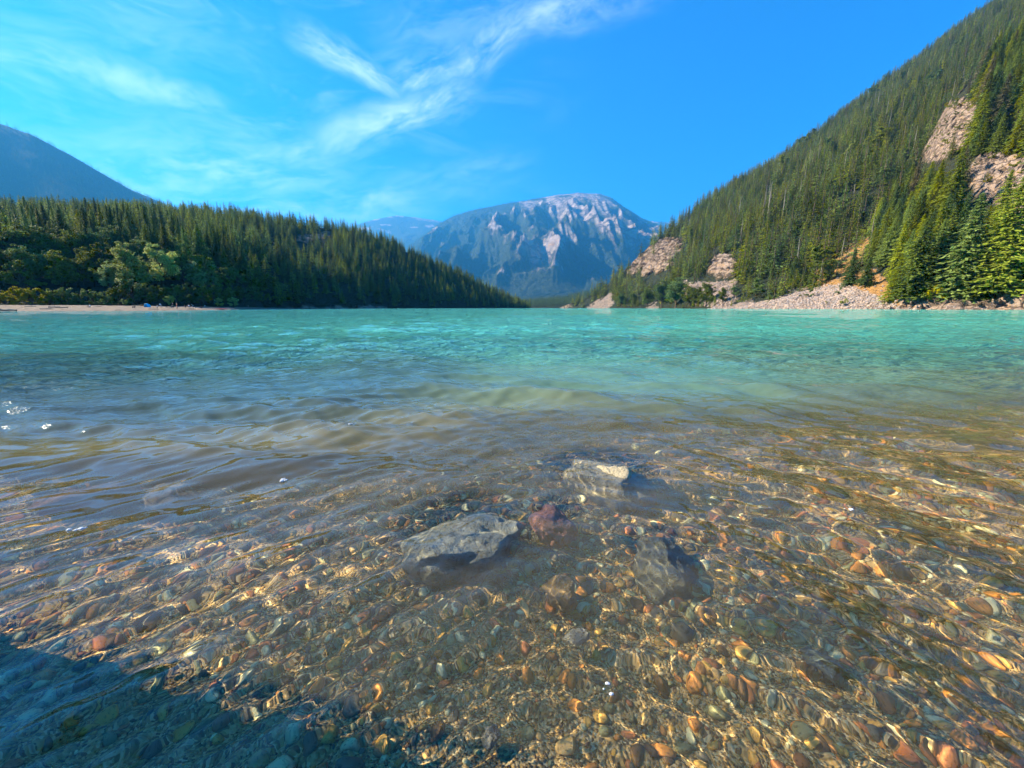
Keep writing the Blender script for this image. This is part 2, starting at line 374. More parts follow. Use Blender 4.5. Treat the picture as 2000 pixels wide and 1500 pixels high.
# ------------------------------------------------------------------ terrain (lofted from shoreline to ridge)
class Hill: pass
def loft(name, pts, nu, nt, material, prof=1.0, amp=6, nscale=60, seed=1, back=.5, z0=0.0, ridge_amp=0.0, under=-4, rock=(), soil=(), scree=(), jit=6, rib=None, rockamp=0.0):
    """pts: (u, shore depth, ridge row v, ridge depth)"""
    h = Hill(); P_ = np.array(pts, float); us = np.linspace(P_[0, 0], P_[-1, 0], nu)
    Y0 = np.interp(us, P_[:, 0], P_[:, 1]); vr = np.interp(us, P_[:, 0], P_[:, 2]); Y1 = np.interp(us, P_[:, 0], P_[:, 3])
    k = np.ones(7) / 7
    sm = lambda a: np.convolve(np.pad(a, 3, 'edge'), k, 'valid')
    Y0, Y1 = sm(Y0), sm(Y1)
    S = at_depth(us, np.full(nu, 601.0), Y0); Rg = at_depth(us, vr, Y1)
    nb = max(6, nt // 8)
    t = np.concatenate([[-.04], np.linspace(0, 1, nt), 1 + np.linspace(0, back, nb + 1)[1:]])
    tt = t[None, :]
    xy = S[:, None, :2] + (Rg[:, None, :2] - S[:, None, :2]) * tt[..., None]
    zr = Rg[:, 2][:, None]
    tc_ = np.clip(tt, 0, 1)
    z = z0 + (zr - z0) * tc_ ** prof
    z = np.where(tt > 1, zr * (1 - 1.25 * ((tt - 1) / back) ** 1.2), z); z = np.where(tt < 0, under, z)
    x, y = xy[..., 0], xy[..., 1]
    env = np.clip(tc_ / .15, 0, 1) * np.where(tt > 1, 1, (1 - .85 * sst(tc_, .8, 1.0)))
    big = fbm(x / nscale, y / nscale, None, 5, seed)
    if rib is not None:      # gullies and ribs that run down the face
        rr = fbm(x / rib[0] + .4 * big, y / (rib[0] * 4.5), None, 4, seed + 5, True)
        z = z + rib[1] * env * (rr - .3) * 5.5 * tc_ * (1 - tc_) ** 1.5; h.rr = rr
    z = z + amp * env * big + ridge_amp * fbm(x / (nscale * .2), y / (nscale * .2), None, 3, seed + 9) * np.clip(tc_ / .3, 0, 1)
    P = np.stack([x, y, z], -1)
    u, v = project(P)
    ju = u + jit * fbm(x / (nscale * .12), y / (nscale * .12), z / (nscale * .12), 3, seed + 3); jv = v + jit * fbm(x / (nscale * .12), y / (nscale * .12), z / (nscale * .12), 3, seed + 4)
    front = tt <= 1.0
    def mask(polys):
        mm = np.zeros(u.shape)
        for q in polys: mm = np.maximum(mm, inpoly(ju, jv, q) & front)
        return mm
    h.rock, h.soil, h.scree = mask(rock), mask(soil), mask(scree)
    if rockamp:
        lg = (z / 8.0 + .8 * fbm(x / 14, y / 14, None, 3, seed + 12)) % 1.0
        rd = (fbm(x / 9, y / 9, z / 6, 4, seed + 11, True) + .9 * lg) * h.rock * rockamp
        P[..., 2] += rd * .5; P[..., 1] -= rd; P[..., 0] -= rd * .6
    me = mesh_np(name, P.reshape(-1, 3), grid_faces(nu, len(t))[:, ::-1], True, (material,))
    h.me, h.P, h.u, h.v, h.t = me, P, u, v, np.broadcast_to(tt, u.shape)
    h.us = us
    h.obj = tag(link(name, me), kind='structure')
    return h
def finish(h):
    for k in ('rock', 'soil', 'scree'): fattr(h.me, k, getattr(h, k))
def cells(h):
    P = h.P; a = P[1:, :-1] - P[:-1, :-1]; b = P[:-1, 1:] - P[:-1, :-1]
    return np.abs(a[..., 0] * b[..., 1] - a[..., 1] * b[..., 0])
def sample(h, spacing, tmax=1.05, um=(-260, 2260), avoid=.5, seed=0, rockp=0.03):
    r = np.random.default_rng(seed); A = cells(h).copy()
    A[(h.t[:-1, :-1] > tmax) | (h.t[:-1, :-1] < 0) | (h.P[:-1, :-1, 2] < .6) | (h.u[:-1, :-1] < um[0]) | (h.u[:-1, :-1] > um[1])] = 0
    N = int(A.sum() / spacing ** 2); cs = np.cumsum(A.ravel()); idx = np.searchsorted(cs, r.uniform(0, cs[-1], N))
    i, j = np.unravel_index(np.clip(idx, 0, A.size - 1), A.shape); fu, ft = r.uniform(0, 1, N), r.uniform(0, 1, N)
    P = h.P
    Q = (P[i, j] * ((1 - fu) * (1 - ft))[:, None] + P[i + 1, j] * (fu * (1 - ft))[:, None] + P[i, j + 1] * ((1 - fu) * ft)[:, None] + P[i + 1, j + 1] * (fu * ft)[:, None])
    bare = np.maximum(np.maximum(h.rock, h.soil), h.scree)[i, j]
    keep = (bare < avoid) | (r.uniform(0, 1, N) < rockp)
    return Q[keep]
def hit(h, u, v):
    """terrain point seen at pixel u, v"""
    d = (h.u - u) ** 2 + (h.v - v) ** 2 + np.where(h.t > 1.0, 1e6, 0) + np.where(h.t < 0, 1e6, 0)
    k = np.unravel_index(np.argmin(d), d.shape); return h.P[k].copy()

ROCK_R = [[(1790, 315), (1806, 250), (1832, 204), (1905, 194), (1900, 245), (1880, 292), (1838, 318)],
          [(1806, 212), (1850, 172), (1905, 122), (1925, 128), (1872, 182), (1828, 208)],
          [(1885, 345), (1900, 316), (1930, 300), (1975, 312), (2060, 318), (2400, 250), (2600, 560), (2030, 590), (1985, 480), (1950, 400), (1905, 392)],
          [(1735, 603), (1760, 582), (1850, 576), (1990, 578), (2500, 580), (2500, 640), (1740, 640)]]
SOIL_R = [[(1570, 600), (1590, 535), (1605, 490), (1632, 445), (1700, 440), (1695, 480), (1665, 535), (1705, 522), (1740, 560), (1750, 604)], [(1480, 565), (1530, 535), (1600, 540), (1600, 580), (1450, 590)], [(1505, 552), (1535, 512), (1550, 515), (1525, 556)]]
SCREE_R = [[(1380, 605), (1450, 582), (1520, 566), (1600, 560), (1650, 556), (1700, 572), (1748, 598), (1752, 640), (1380, 640)]]
spur = loft('lakeside_slope', [(1330, 420, 603, 425), (1400, 330, 590, 380), (1470, 290, 560, 390), (1540, 255, 535, 400), (1600, 235, 500, 420), (1660, 215, 455, 440), (1720, 200, 415, 460), (1770, 190, 350, 480), (1800, 184, 290, 490),
             (1850, 175, 205, 500), (1905, 168, 150, 520), (2000, 155, 90, 540), (2150, 140, 30, 560), (2400, 120, -60, 560), (2900, 95, -200, 520)],
            420, 230, M_HILL, .92, 10, 55, 3, .35, 0, 1.5, -4, ROCK_R, SOIL_R, SCREE_R, 5, None, 3.4)
finish(spur)
ROCK_E = [[(1222, 535), (1240, 502), (1288, 472), (1335, 466), (1318, 500), (1300, 528), (1260, 540)], [(1380, 530), (1398, 502), (1432, 500), (1436, 535), (1405, 545)], [(1035, 598), (1120, 598), (1120, 610), (1035, 610)]]
SCREE_E = [[(1325, 552), (1440, 545), (1440, 575), (1420, 610), (1365, 610)], [(1130, 608), (1165, 590), (1190, 574), (1198, 610)], [(1255, 610), (1275, 588), (1285, 610)]]
rslope = loft('forest_slope', [(1095, 1000, 601, 1010), (1130, 880, 590, 920), (1180, 720, 560, 900), (1230, 600, 520, 900), (1290, 500, 462, 920), (1350, 410, 420, 980), (1400, 350, 388, 1030), (1500, 300, 330, 1120), (1600, 270, 262, 1200), (1700, 255, 184, 1260),
               (1800, 245, 114, 1320), (1900, 235, 38, 1380), (2000, 225, -40, 1400), (2200, 200, -180, 1400), (2600, 160, -380, 1300)],
              330, 190, M_HILLFAR, .95, 26, 170, 11, .4, 0, 2, -4, ROCK_E, (), SCREE_E, 14, None, 5.0)
finish(rslope)
ROCK_B = [[(578, 470), (590, 458), (640, 452), (650, 460), (600, 474)], [(560, 600), (760, 598), (760, 606), (560, 606)]]
lhill = loft('wooded_hill', [(-900, 95, 470, 480), (-400, 110, 455, 540), (-100, 125, 445, 580), (0, 130, 432, 600), (150, 140, 428, 610), (300, 152, 424, 620), (450, 190, 432, 630), (560, 300, 438, 650), (700, 390, 452, 700), (780, 450, 486, 740), (860, 520, 520, 790), (930, 600, 552, 840), (1000, 720, 588, 880), (1035, 800, 602, 890)],
             330, 150, M_HILLFAR, .85, 9, 90, 23, .35, 0, 1, -3, ROCK_B, (), (), 5, None, 0)
finish(lhill)
cmt = loft('dark_mountain', [(-1600, 1440, 140, 3040), (-700, 1760, 130, 3520), (-250, 2080, 150, 4000), (0, 2400, 243, 4400), (60, 2400, 262, 4480), (130, 2400, 298, 4560), (200, 2400, 338, 4640), (260, 2400, 372, 4720), (310, 2400, 394, 4800), (420, 2400, 450, 4800), (560, 2400, 520, 4800), (700, 2400, 590, 4800)],
           180, 90, M_HILLFAR, 1.0, 95, 670, 31, .3, 0, 9)
finish(cmt)
mtn2 = loft('blue_ridge', [(420, 9396, 560, 16182), (600, 9396, 470, 16182), (700, 9396, 438, 16443), (740, 9396, 427, 16704), (775, 9396, 421, 16704), (815, 9396, 425, 16704), (860, 9396, 433, 16704), (900, 9396, 440, 16704), (1100, 9396, 470, 16704), (1270, 9396, 432, 17226), (1300, 9396, 434, 17226), (1360, 9396, 440, 17226), (1500, 9396, 470, 17226)],
            220, 70, M_MTN, .9, 160, 2000, 47, .3, 0, 20, rib=(1100, 380))
h = mtn2; h.rock = ((fbm(h.P[..., 0] / 520, h.P[..., 1] / 520, None, 4, 3) + .9 * (h.t - .7)) > .3) * 1.0; finish(h)
mtn = loft('rocky_mountain', [(640, 5220, 600, 9657), (700, 4959, 560, 10179), (800, 4698, 480, 11223), (860, 4698, 436, 11745), (885, 4698, 422, 11745), (920, 4698, 411, 11875), (960, 4698, 404, 12006), (1000, 4698, 396, 12006), (1050, 4698, 388, 12006), (1090, 4698, 381, 12006), (1130, 4698, 377, 12006), (1170, 4698, 378, 12006), (1195, 4698, 387, 12006), (1220, 4698, 405, 11875), (1250, 4698, 424, 11745), (1290, 4698, 442, 11745), (1400, 4698, 480, 11484), (1600, 4698, 560, 11223)],
           460, 240, M_MTN, .92, 85, 1600, 53, .3, 0, 16, rib=(470, 560))
h = mtn
q1 = fbm(h.P[..., 0] / 360, h.P[..., 1] / 1100, h.P[..., 2] / 1560, 5, 61)
q2 = fbm(h.P[..., 0] / 95, h.P[..., 1] / 430, h.P[..., 2] / 580, 4, 62)
lim = interp(h.u.ravel(), [(700, .45), (900, .36), (1000, .18), (1060, -.02), (1160, -.10), (1230, .0), (1300, .15)]).reshape(h.u.shape)
h.rock = np.clip((q1 * .7 + q2 * .55 + (h.rr - .1) * .55 + (h.t - .6) * .2 - .5 * np.clip(h.t - .8, 0, .2) * 2 - lim - .02) * 4, 0, 1) * (h.t > .12); finish(h)

# valley floor forest at the head of the lake, and the gravel beach
valley = loft('valley_floor', [(960, 950, 596, 1900), (1030, 1000, 592, 1900), (1100, 1000, 585, 1900), (1160, 1050, 570, 1900), (1300, 1200, 570, 1900)], 60, 40, M_HILLFAR, 1.0, 6, 150, 67, .3)
finish(valley)
beach = loft('beach', [(-900, 70, 595.5, 105), (-300, 80, 595, 118), (0, 88, 595.5, 128), (150, 95, 596, 136), (270, 101, 597, 144), (360, 118, 598, 160), (440, 150, 599.2, 185), (520, 225, 600.2, 262), (580, 320, 600.8, 350), (640, 380, 601.2, 400)],
             200, 40, M_BEACH, .75, .25, 9, 71, .4, 0, .12, -.8)
finish(beach)

# ------------------------------------------------------------------ tree meshes (unit height, foot at the origin)
def conifer(seed, tiers, nbr, nfr, rad=.17, low=.08, ragged=.35, droop=.35, fs=.34):
    r = np.random.default_rng(seed); V = []; F = []
    for k in range(tiers):
        h = low + (1 - low) * (k + r.uniform(-.3, .3)) / tiers
        env = rad * ((1 - h) ** .8) * (.55 + .45 * min(1, (h - low + .06) / .14)) + .006
        nb = max(3, int(round(nbr * (.6 + .4 * (1 - h)))))
        a0 = r.uniform(0, 6.28)
        for b in range(nb):
            a = a0 + 6.283 * (b + r.uniform(-.35, .35)) / nb
            L = env * (1 + ragged * r.normal() * .8); L = max(L, .004)
            if r.uniform() < .06: continue
            dx, dy = math.cos(a), math.sin(a); dr = droop * r.uniform(.5, 1.4); up = .25 * h
            for q in range(nfr):
                s = (q + r.uniform(.1, .9)) / nfr; s = .12 + .88 * s
                base = L * s
                z = h + (up * s - dr * s * s) * L + r.normal() * .004
                side = r.uniform(-1, 1) * .30 * L * (1.15 - s)
                px, py = dx * base - dy * side, dy * base + dx * side
                aa = a + r.normal() * .5 + side * 3 / max(L, .01) * .2
                ln = (fs * L * (1.1 - .4 * s) + .010) * r.uniform(.7, 1.3); wd = ln * r.uniform(.42, .7)
                ex, ey = math.cos(aa), math.sin(aa); dz = -ln * r.uniform(.05, .65); wz = -wd * r.uniform(.1, .7)
                i = len(V)
                V += [(px - ex * ln * .4, py - ey * ln * .4, z), (px - ey * wd * .5, py + ex * wd * .5, z + wz + dz * .4), (px + ex * ln * .6, py + ey * ln * .6, z + dz), (px + ey * wd * .5, py - ex * wd * .5, z + wz + dz * .4)]
                F += [(i, i + 1, i + 2, i + 3)]
    i = len(V); V += [(-.006, 0, .955), (.006, 0, .955), (.002, 0, 1.0), (-.002, 0, 1.0)]; F += [(i, i + 1, i + 2, i + 3)]
    return np.array(V), np.array(F)
def tube(path, rad, n=7):
    path = np.array(path, float); V = []; F = []
    for k, (p, r_) in enumerate(zip(path, rad)):
        d = path[min(k + 1, len(path) - 1)] - path[max(k - 1, 0)]; d = d / (np.linalg.norm(d) + 1e-9)
        a = np.cross(d, [0, 0, 1.0]) if abs(d[2]) < .9 else np.cross(d, [1.0, 0, 0]); a = a / np.linalg.norm(a); b = np.cross(d, a)
        for q in range(n):
            t = 6.283 * q / n; V.append(p + r_ * (math.cos(t) * a + math.sin(t) * b))
    for k in range(len(path) - 1):
        for q in range(n):
            F.append((k * n + q, k * n + (q + 1) % n, (k + 1) * n + (q + 1) % n, (k + 1) * n + q))
    return np.array(V), np.array(F)
def merge(parts):
    V = []; F = []; o = 0
    for v, f in parts: V.append(v); F.append(np.asarray(f) + o); o += len(v)
    return np.concatenate(V), np.concatenate(F)
def conifer_trunk(seed, w=.013):
    r = np.random.default_rng(seed)
    parts = [tube([(0, 0, -.03), (0, 0, .3), (.002, 0, .7), (0, 0, .99)], [w * 1.15, w, w * .5, w * .06])]
    for k in range(10):
        a = r.uniform(0, 6.28); h = r.uniform(.06, .6); L = .06 * (1 - h)
        parts.append(tube([(0, 0, h), (math.cos(a) * L, math.sin(a) * L, h - .01)], [w * .16, w * .05], 4))
    return merge(parts)
def broadleaf(seed, lobes=26, leaves=110, wide=.36, low=.18, leaf=.030, conic=0.0):
    r = np.random.default_rng(seed); V = []; F = []; limbs = []
    cs = []; nl = max(5, lobes // 8)
    for k in range(nl):
        th_ = r.uniform(.30, .97); a = k * 2.4 + r.uniform(-.5, .5)
        rr = wide * math.sqrt(max(.06, 1 - ((th_ - .45) / .60) ** 2)) * (1 - conic * th_) * r.uniform(.55, 1.15)
        for q in range(lobes // nl):
            f = r.uniform(.35, 1.0); zb = low + (th_ - low) * .55
            cs.append((rr * f * math.cos(a) + r.normal() * .035, rr * f * math.sin(a) + r.normal() * .035, zb + (th_ - zb) * f + r.normal() * .03, r.uniform(.025, .075)))
    cs.append((0, 0, .95, .04))
    for (cx, cy_, ch, cr) in cs:
        limbs.append(((cx, cy_, ch)))
        for q in range(leaves):
            d = r.normal(size=3); d /= np.linalg.norm(d); rad = cr * r.uniform(.45, 1.08)
            p_ = np.array([cx, cy_, ch]) + d * rad * np.array([1.15, 1.15, .85])
            nn = d + r.normal(size=3) * .7 + np.array([0, 0, .3]); nn /= np.linalg.norm(nn)
            a = np.cross(nn, r.normal(size=3)); a /= np.linalg.norm(a) + 1e-9; b_ = np.cross(nn, a)
            L = leaf * r.uniform(.6, 1.4); i = len(V)
            V += [p_ - a * L, p_ + b_ * L * .5, p_ + a * L, p_ - b_ * L * .5]; F.append((i, i + 1, i + 2, i + 3))
    return np.array(V), np.array(F), limbs
def broad_trunk(seed, limbs, w=.018, stem=.3):
    parts = [tube([(0, 0, -.03), (.005, .004, stem), (0, .008, .8)], [w * 1.2, w * .8, w * .15])]
    for (x, y, z) in limbs[::2]:
        zb = min(z * .6, stem + .25)
        parts.append(tube([(0, 0, zb), (x * .55, y * .55, (zb + z) * .5 + .02), (x, y, z)], [w * .45, w * .25, w * .08], 5))
    return merge(parts)

FIRS = []      # (trunk mesh, crown mesh)
for k, (rad, dr) in enumerate(((.15, .4), (.18, .35), (.125, .5), (.21, .35))):
    V, F = conifer(100 + k, 58, 12, 8, rad, .07 if k != 1 else .04, .38, dr, .25); Vt, Ft = conifer_trunk(k)
    FIRS.append((mesh_np('fir_trunk', Vt, Ft, True, (M_BARK,)), mesh_np('fir_crown', V, F, False, (M_FIR,))))
def variant(me, m_):
    c_ = me.copy(); c_.materials.clear(); c_.materials.append(m_); return c_
FIRS_L = [(t, variant(c, M_FIRL)) for t, c in FIRS]; FIRS_D = [(t, variant(c, M_FIRD)) for t, c in FIRS]
FIRS_T = [(t, variant(c, M_TAN)) for t, c in FIRS]
BROAD = []
for k, (wd, lo, st, cn) in enumerate(((.31, .10, .3, .25), (.25, .08, .22, .35), (.34, .12, .35, .15), (.28, .1, .3, .4))):
    V, F, lb = broadleaf(200 + k, 170, 60, wd, lo, .014, cn); Vt, Ft = broad_trunk(k, lb, .018, st)
    BROAD.append((mesh_np('tree_trunk', Vt, Ft, True, (M_BARK,)), mesh_np('tree_crown', V, F, False, (M_LEAF,))))
BUSH = []
for k in range(3):
    V, F, lb = broadleaf(240 + k, 140, 55, .62, .03, .026, .2); Vt, Ft = broad_trunk(40 + k, lb, .02, .1)
    BUSH.append((mesh_np('shrub_stems', Vt, Ft, True, (M_BARK,)), mesh_np('shrub_leaves', V, F, False, (M_LEAF,))))
def remat(lst, m_): return [(t, variant(c, m_)) for t, c in lst]
BROAD_P, BUSH_P, BUSH_Y, BUSH_B = remat(BROAD, M_PALE), remat(BUSH, M_PALE), remat(BUSH, M_YEL), remat(BUSH, M_BRIGHT)
def make_tree(name, pair, pos, H, label, cat, group, wide=1.0, lean=0.0):
    e = link(name, None); e.empty_display_size = .5
    e.location = (pos[0], pos[1], pos[2] - .02 * H); e.scale = (H * wide, H * wide, H)
    e.rotation_euler = (random.gauss(0, .015) + lean, random.gauss(0, .015), random.uniform(0, 6.28))
    tag(e, label, cat, group)
    shrub = name == 'shrub'
    link('stems' if shrub else 'trunk', pair[0], e); link('foliage' if shrub else 'crown', pair[1], e)
    return e

def snag_mesh(seed):
    r = np.random.default_rng(seed); parts = [tube([(0, 0, -.03), (.004, 0, .5), (0, .006, 1)], [.012, .008, .002])]
    for k in range(26):
        a = r.uniform(0, 6.28); h = r.uniform(.2, .95); L = .09 * (1.05 - h) * r.uniform(.5, 1.2)
        parts.append(tube([(0, 0, h), (math.cos(a) * L, math.sin(a) * L, h + L * r.uniform(-.4, .2))], [.003, .001], 4))
    V, F = merge(parts); return mesh_np('snag_wood', V, F, True, (M_SNAG,))

# ---- scattered masses (too many to count) as one object each
def source(name, V, F, mats):
    me = mesh_np(name, V, F, False, mats); return bpy.data.objects.new(name, me)
def fir_src(tag_, seed, tiers, nb, nf, rad, m_, with_trunk=True):
    V, F = conifer(seed, tiers, nb, nf, rad, .1, .4, .4); me = mesh_np(tag_, V, F, False, (m_,))
    if with_trunk:
        Vt, Ft = tube([(0, 0, -.04), (0, 0, .6), (0, 0, .97)], [.013, .008, .001], 5); V2, F2 = merge([(V, F), (Vt, Ft)])
        me = mesh_np(tag_, V2, F2, False, (m_, M_BARK)); mi = np.zeros(len(F2), np.int32); mi[len(F):] = 1; me.polygons.foreach_set('material_index', mi)
    return bpy.data.objects.new(tag_, me)
def coll(name, objs):
    c_ = bpy.data.collections.new(name)
    for i, o in enumerate(objs): o.name = '%s_%02d' % (name, i); c_.objects.link(o)
    return c_
C_RIGHT = coll('slope_fir_form', [fir_src('f', 300 + k, 30, 8, 4, r_, m_) for k, (r_, m_) in enumerate(((.15, M_FIR), (.18, M_FIRL), (.13, M_FIR), (.17, M_FIRD), (.15, M_FIRL), (.10, M_TAN)))])
def broad_src(seed, m_):
    V, F, lb = broadleaf(seed, 40, 40, .30, .12, .03, .3); return bpy.data.objects.new('f', mesh_np('f', V, F, False, (m_,)))
C_RFAR = coll('ridge_fir_form', [fir_src('f', 320 + k, 18, 7, 3, r_, m_) for k, (r_, m_) in enumerate(((.16, M_FIR), (.22, M_FIRD), (.15, M_FIRL), (.12, M_FIRD), (.19, M_FIRL), (.17, M_FIR), (.10, M_TAN), (.25, M_FIR)))] + [broad_src(331, M_LEAF), bpy.data.objects.new('f', snag_mesh(9))])
C_LEFT = coll('hill_fir_form', [fir_src('f', 340 + k, 24, 8, 4, r_, m_) for k, (r_, m_) in enumerate(((.16, M_FIR), (.19, M_FIRD), (.15, M_FIRL), (.18, M_FIR)))])
C_FAR = coll('mountain_fir_form', [fir_src('f', 360 + k, 9, 6, 2, r_, M_FAR, False) for k, r_ in enumerate((.19, .23, .16))])

def scatter(name, P, H, col_, label, cat, nform, wide=(.85, 1.2), seed=1, spin_all=False, flat=1.0, share=None):
    r = np.random.default_rng(seed); N = len(P)
    me = bpy.data.meshes.new(name); me.vertices.add(N); me.vertices.foreach_set('co', np.asarray(P, np.float32).ravel())
    H = np.asarray(H, float); wd = r.uniform(*wide, N)
    sc = np.stack([H * wd, H * wd * (r.uniform(.7, 1.2, N) if spin_all else 1), H * flat * (r.uniform(.7, 1.2, N) if spin_all else 1)], -1).astype(np.float32)
    rot = np.zeros((N, 3), np.float32); rot[:, 2] = r.uniform(0, 6.283, N)
    rot[:, :2] = r.normal(size=(N, 2)) * (.02 if not spin_all else .35)
    for nm, ty, dat in (('sc', 'FLOAT_VECTOR', sc), ('rot', 'FLOAT_VECTOR', rot)):
        a = me.attributes.new(nm, ty, 'POINT'); a.data.foreach_set('vector', dat.ravel())
    a = me.attributes.new('form', 'INT', 'POINT'); a.data.foreach_set('value', (r.integers(0, nform, N) if share is None else r.choice(nform, N, p=np.array(share) / sum(share))).astype(np.int32))
    o = tag(link(name, me), label, cat, None, 'stuff')
    ng = bpy.data.node_groups.new(name + '_nodes', 'GeometryNodeTree')
    ng.interface.new_socket('Geometry', in_out='INPUT', socket_type='NodeSocketGeometry'); ng.interface.new_socket('Geometry', in_out='OUTPUT', socket_type='NodeSocketGeometry')
    gi, go = ng.nodes.new('NodeGroupInput'), ng.nodes.new('NodeGroupOutput')
    mp = ng.nodes.new('GeometryNodeMeshToPoints'); ip = ng.nodes.new('GeometryNodeInstanceOnPoints'); ci = ng.nodes.new('GeometryNodeCollectionInfo')
    ci.inputs['Collection'].default_value = col_; ci.inputs['Separate Children'].default_value = True; ci.inputs['Reset Children'].default_value = True
    def na(nm, ty):
        x = ng.nodes.new('GeometryNodeInputNamedAttribute'); x.data_type = ty; x.inputs['Name'].default_value = nm
        return next(q for q in x.outputs if q.enabled and q.name == 'Attribute')
    er = ng.nodes.new('FunctionNodeEulerToRotation')
    L = ng.links.new
    L(gi.outputs[0], ip.inputs['Points']); L(ci.outputs[0], ip.inputs['Instance']); ip.inputs['Pick Instance'].default_value = True
    L(na('form', 'INT'), ip.inputs['Instance Index']); L(na('rot', 'FLOAT_VECTOR'), er.inputs[0]); L(er.outputs[0], ip.inputs['Rotation']); L(na('sc', 'FLOAT_VECTOR'), ip.inputs['Scale'])
    L(ip.outputs[0], go.inputs[0])
    md = o.modifiers.new('scatter', 'NODES'); md.node_group = ng
    return o

def pick(P, H, num, vis=lambda u, v: True, gap=7):
    """indices of the trees that show largest in the photograph"""
    u, v = project(P); hp = H * FPX / P[:, 1]
    ok = (u > 4) & (u < 1996) & (v - hp > -60) & (v < 604)
    idx = np.argsort(-np.where(ok, hp, 0))[:num]
    return idx[ok[idx]]

# right-hand spur: nearer, larger firs
def clear_view(P, H, polys, p_=.85, seed=0):
    # bare rock shows: few trees stand right in front of it
    r = np.random.default_rng(seed); bad = np.zeros(len(P), bool)
    for f, off in ((.2, -.13), (.2, .13), (.5, -.09), (.5, .09), (.85, 0)):
        u, v = project(P + np.stack([H * off, 0 * H, H * f], -1))
        for q in polys:
            c_ = np.mean(q, 0); bad |= inpoly(u, v, [tuple(c_ + (np.array(k_) - c_) * 1.10) for k_ in q])
    k = ~(bad & (r.uniform(0, 1, len(P)) < p_)); return P[k], H[k]
Ps = sample(spur, 7.2, 1.02, seed=5, rockp=.04); us_, vs_ = project(Ps); rr = np.random.default_rng(55)
Hs = rr.uniform(15, 34, len(Ps)) * interp(us_, [(1330, .75), (1600, .85), (1750, 1.0), (1850, 1.3), (2300, 1.4)])
Hs = np.where(vs_ > 560, Hs * .5, Hs); Ps, Hs = clear_view(Ps, Hs, ROCK_R[:3] + SOIL_R, .92, 1)
Pr = sample(rslope, 9.5, 1.03, seed=6); Hr = np.random.default_rng(56).uniform(15, 37, len(Pr)); ur, vr_ = project(Pr)
Hr = np.where(Pr[:, 2] < 20, Hr * .72, Hr); Pr, Hr = clear_view(Pr, Hr, ROCK_E[:2] + SCREE_E, .9, 2)
Pl = sample(lhill, 7.5, 1.04, um=(-420, 1060), seed=8); ul, vl = project(Pl)
Hl = np.random.default_rng(57).uniform(9.5, 25, len(Pl)) * interp(ul, [(-400, 1.1), (300, 1.1), (560, .95), (1040, .85)])
ok = ~((ul < 540) & (Pl[:, 1] < interp(ul, [(-900, 165), (0, 172), (300, 188), (440, 205), (540, 285)]))); Pl, Hl = clear_view(Pl[ok], Hl[ok], ROCK_B[:1], .8, 3)

GR, GL = 'firs growing on the rocky lakeside slope', 'firs growing on the wooded hill behind the beach'
def plant(P, H, idx, sets, label, group):
    for i in idx:
        nm, pairs, lb = sets(i)
        make_tree('fir_tree', pairs[random.randrange(len(pairs))], P[i], H[i], lb, 'tree', group, random.uniform(.85, 1.2))
def zone_r(i):
    u, v = project(Ps[i])
    if v < 300: return 'above the pale cliffs of the lakeside slope'
    if u > 1850: return 'close under the pale cliffs'
    if u > 1740: return 'on the slope between the pale cliff and the yellow shrub'
    if u > 1640: return 'on the slope directly above the orange gully'
    return 'on the slope above the grey scree'
FORM = ('', 'broad ', 'slender ', 'wide-skirted ')
def set_right(i):
    return set_right_(i)
def set_right_(i):
    k = random.random(); z_ = zone_r(i); j = random.randrange(4)
    if k < .45: a, c = FIRS_L, 'bright green fir'
    elif k < .80: a, c = FIRS, 'mid green fir'
    elif k < .93: a, c = FIRS_D, 'dark green fir'
    else: a, c = FIRS_T, 'pale dry-needled fir'
    return 'n', [a[j]], FORM[j] + c + ' ' + z_
def set_left_(i):
    u, v = project(Pl[i]); j = random.randrange(4); d_ = random.random() < .5
    z_ = 'above the yellow green willow shrubs' if u < 110 else 'behind the lone sitting person' if u < 230 else 'behind the blue tent and cottonwood' if u < 330 else 'behind the seated beach group' if u < 430 else 'behind the red kayak' if u < 520 else 'on the shaded headland'
    return 'n', [(FIRS_D if d_ else FIRS)[j]], FORM[j] + ('dark' if d_ else 'mid') + ' green fir on the wooded hill ' + z_
ir = pick(Ps, Hs, 170); plant(Ps, Hs, ir, set_right, None, GR)
il = pick(Pl, Hl, 105); plant(Pl, Hl, il, set_left_, None, GL)
rest = np.setdiff1d(np.arange(len(Ps)), ir); scatter('lakeside_forest', Ps[rest], Hs[rest], C_RIGHT, 'green fir forest covering the rocky lakeside slope', 'forest', 6, seed=1)
scatter('slope_forest', Pr, Hr, C_RFAR, 'dense green fir forest on the long steep mountainside', 'forest', 10, (1.05, 1.75), seed=2, share=(18, 14, 14, 12, 14, 16, 3, 7, .7, 2.2))
rest = np.setdiff1d(np.arange(len(Pl)), il); scatter('hill_forest', Pl[rest], Hl[rest], C_LEFT, 'dark fir forest covering the low hill behind the beach', 'forest', 4, (.95, 1.6), seed=3)
Pc = sample(cmt, 24, 1.04, um=(-420, 760), seed=9); scatter('dark_mountain_forest', Pc, np.random.default_rng(3).uniform(30, 66, len(Pc)), C_FAR, 'blue hazy forest on the shaded mountainside', 'forest', 3, (1, 1.4), 4)
Pm = sample(mtn, 36, 1.0, um=(690, 1420), seed=10, rockp=.02); scatter('mountain_forest', Pm, np.random.default_rng(4).uniform(36, 74, len(Pm)), C_FAR, 'blue hazy forest below the rocky mountain summit', 'forest', 3, (1, 1.4), 5)
Pv = sample(valley, 10, 1.0, seed=12); scatter('valley_forest', Pv, np.random.default_rng(5).uniform(16, 30, len(Pv)), C_FAR, 'fir forest at the head of the lake', 'forest', 3, (1, 1.3), 6)
print('trees', len(Ps), len(Pr), len(Pl), len(Pc), len(Pm), len(Pv))

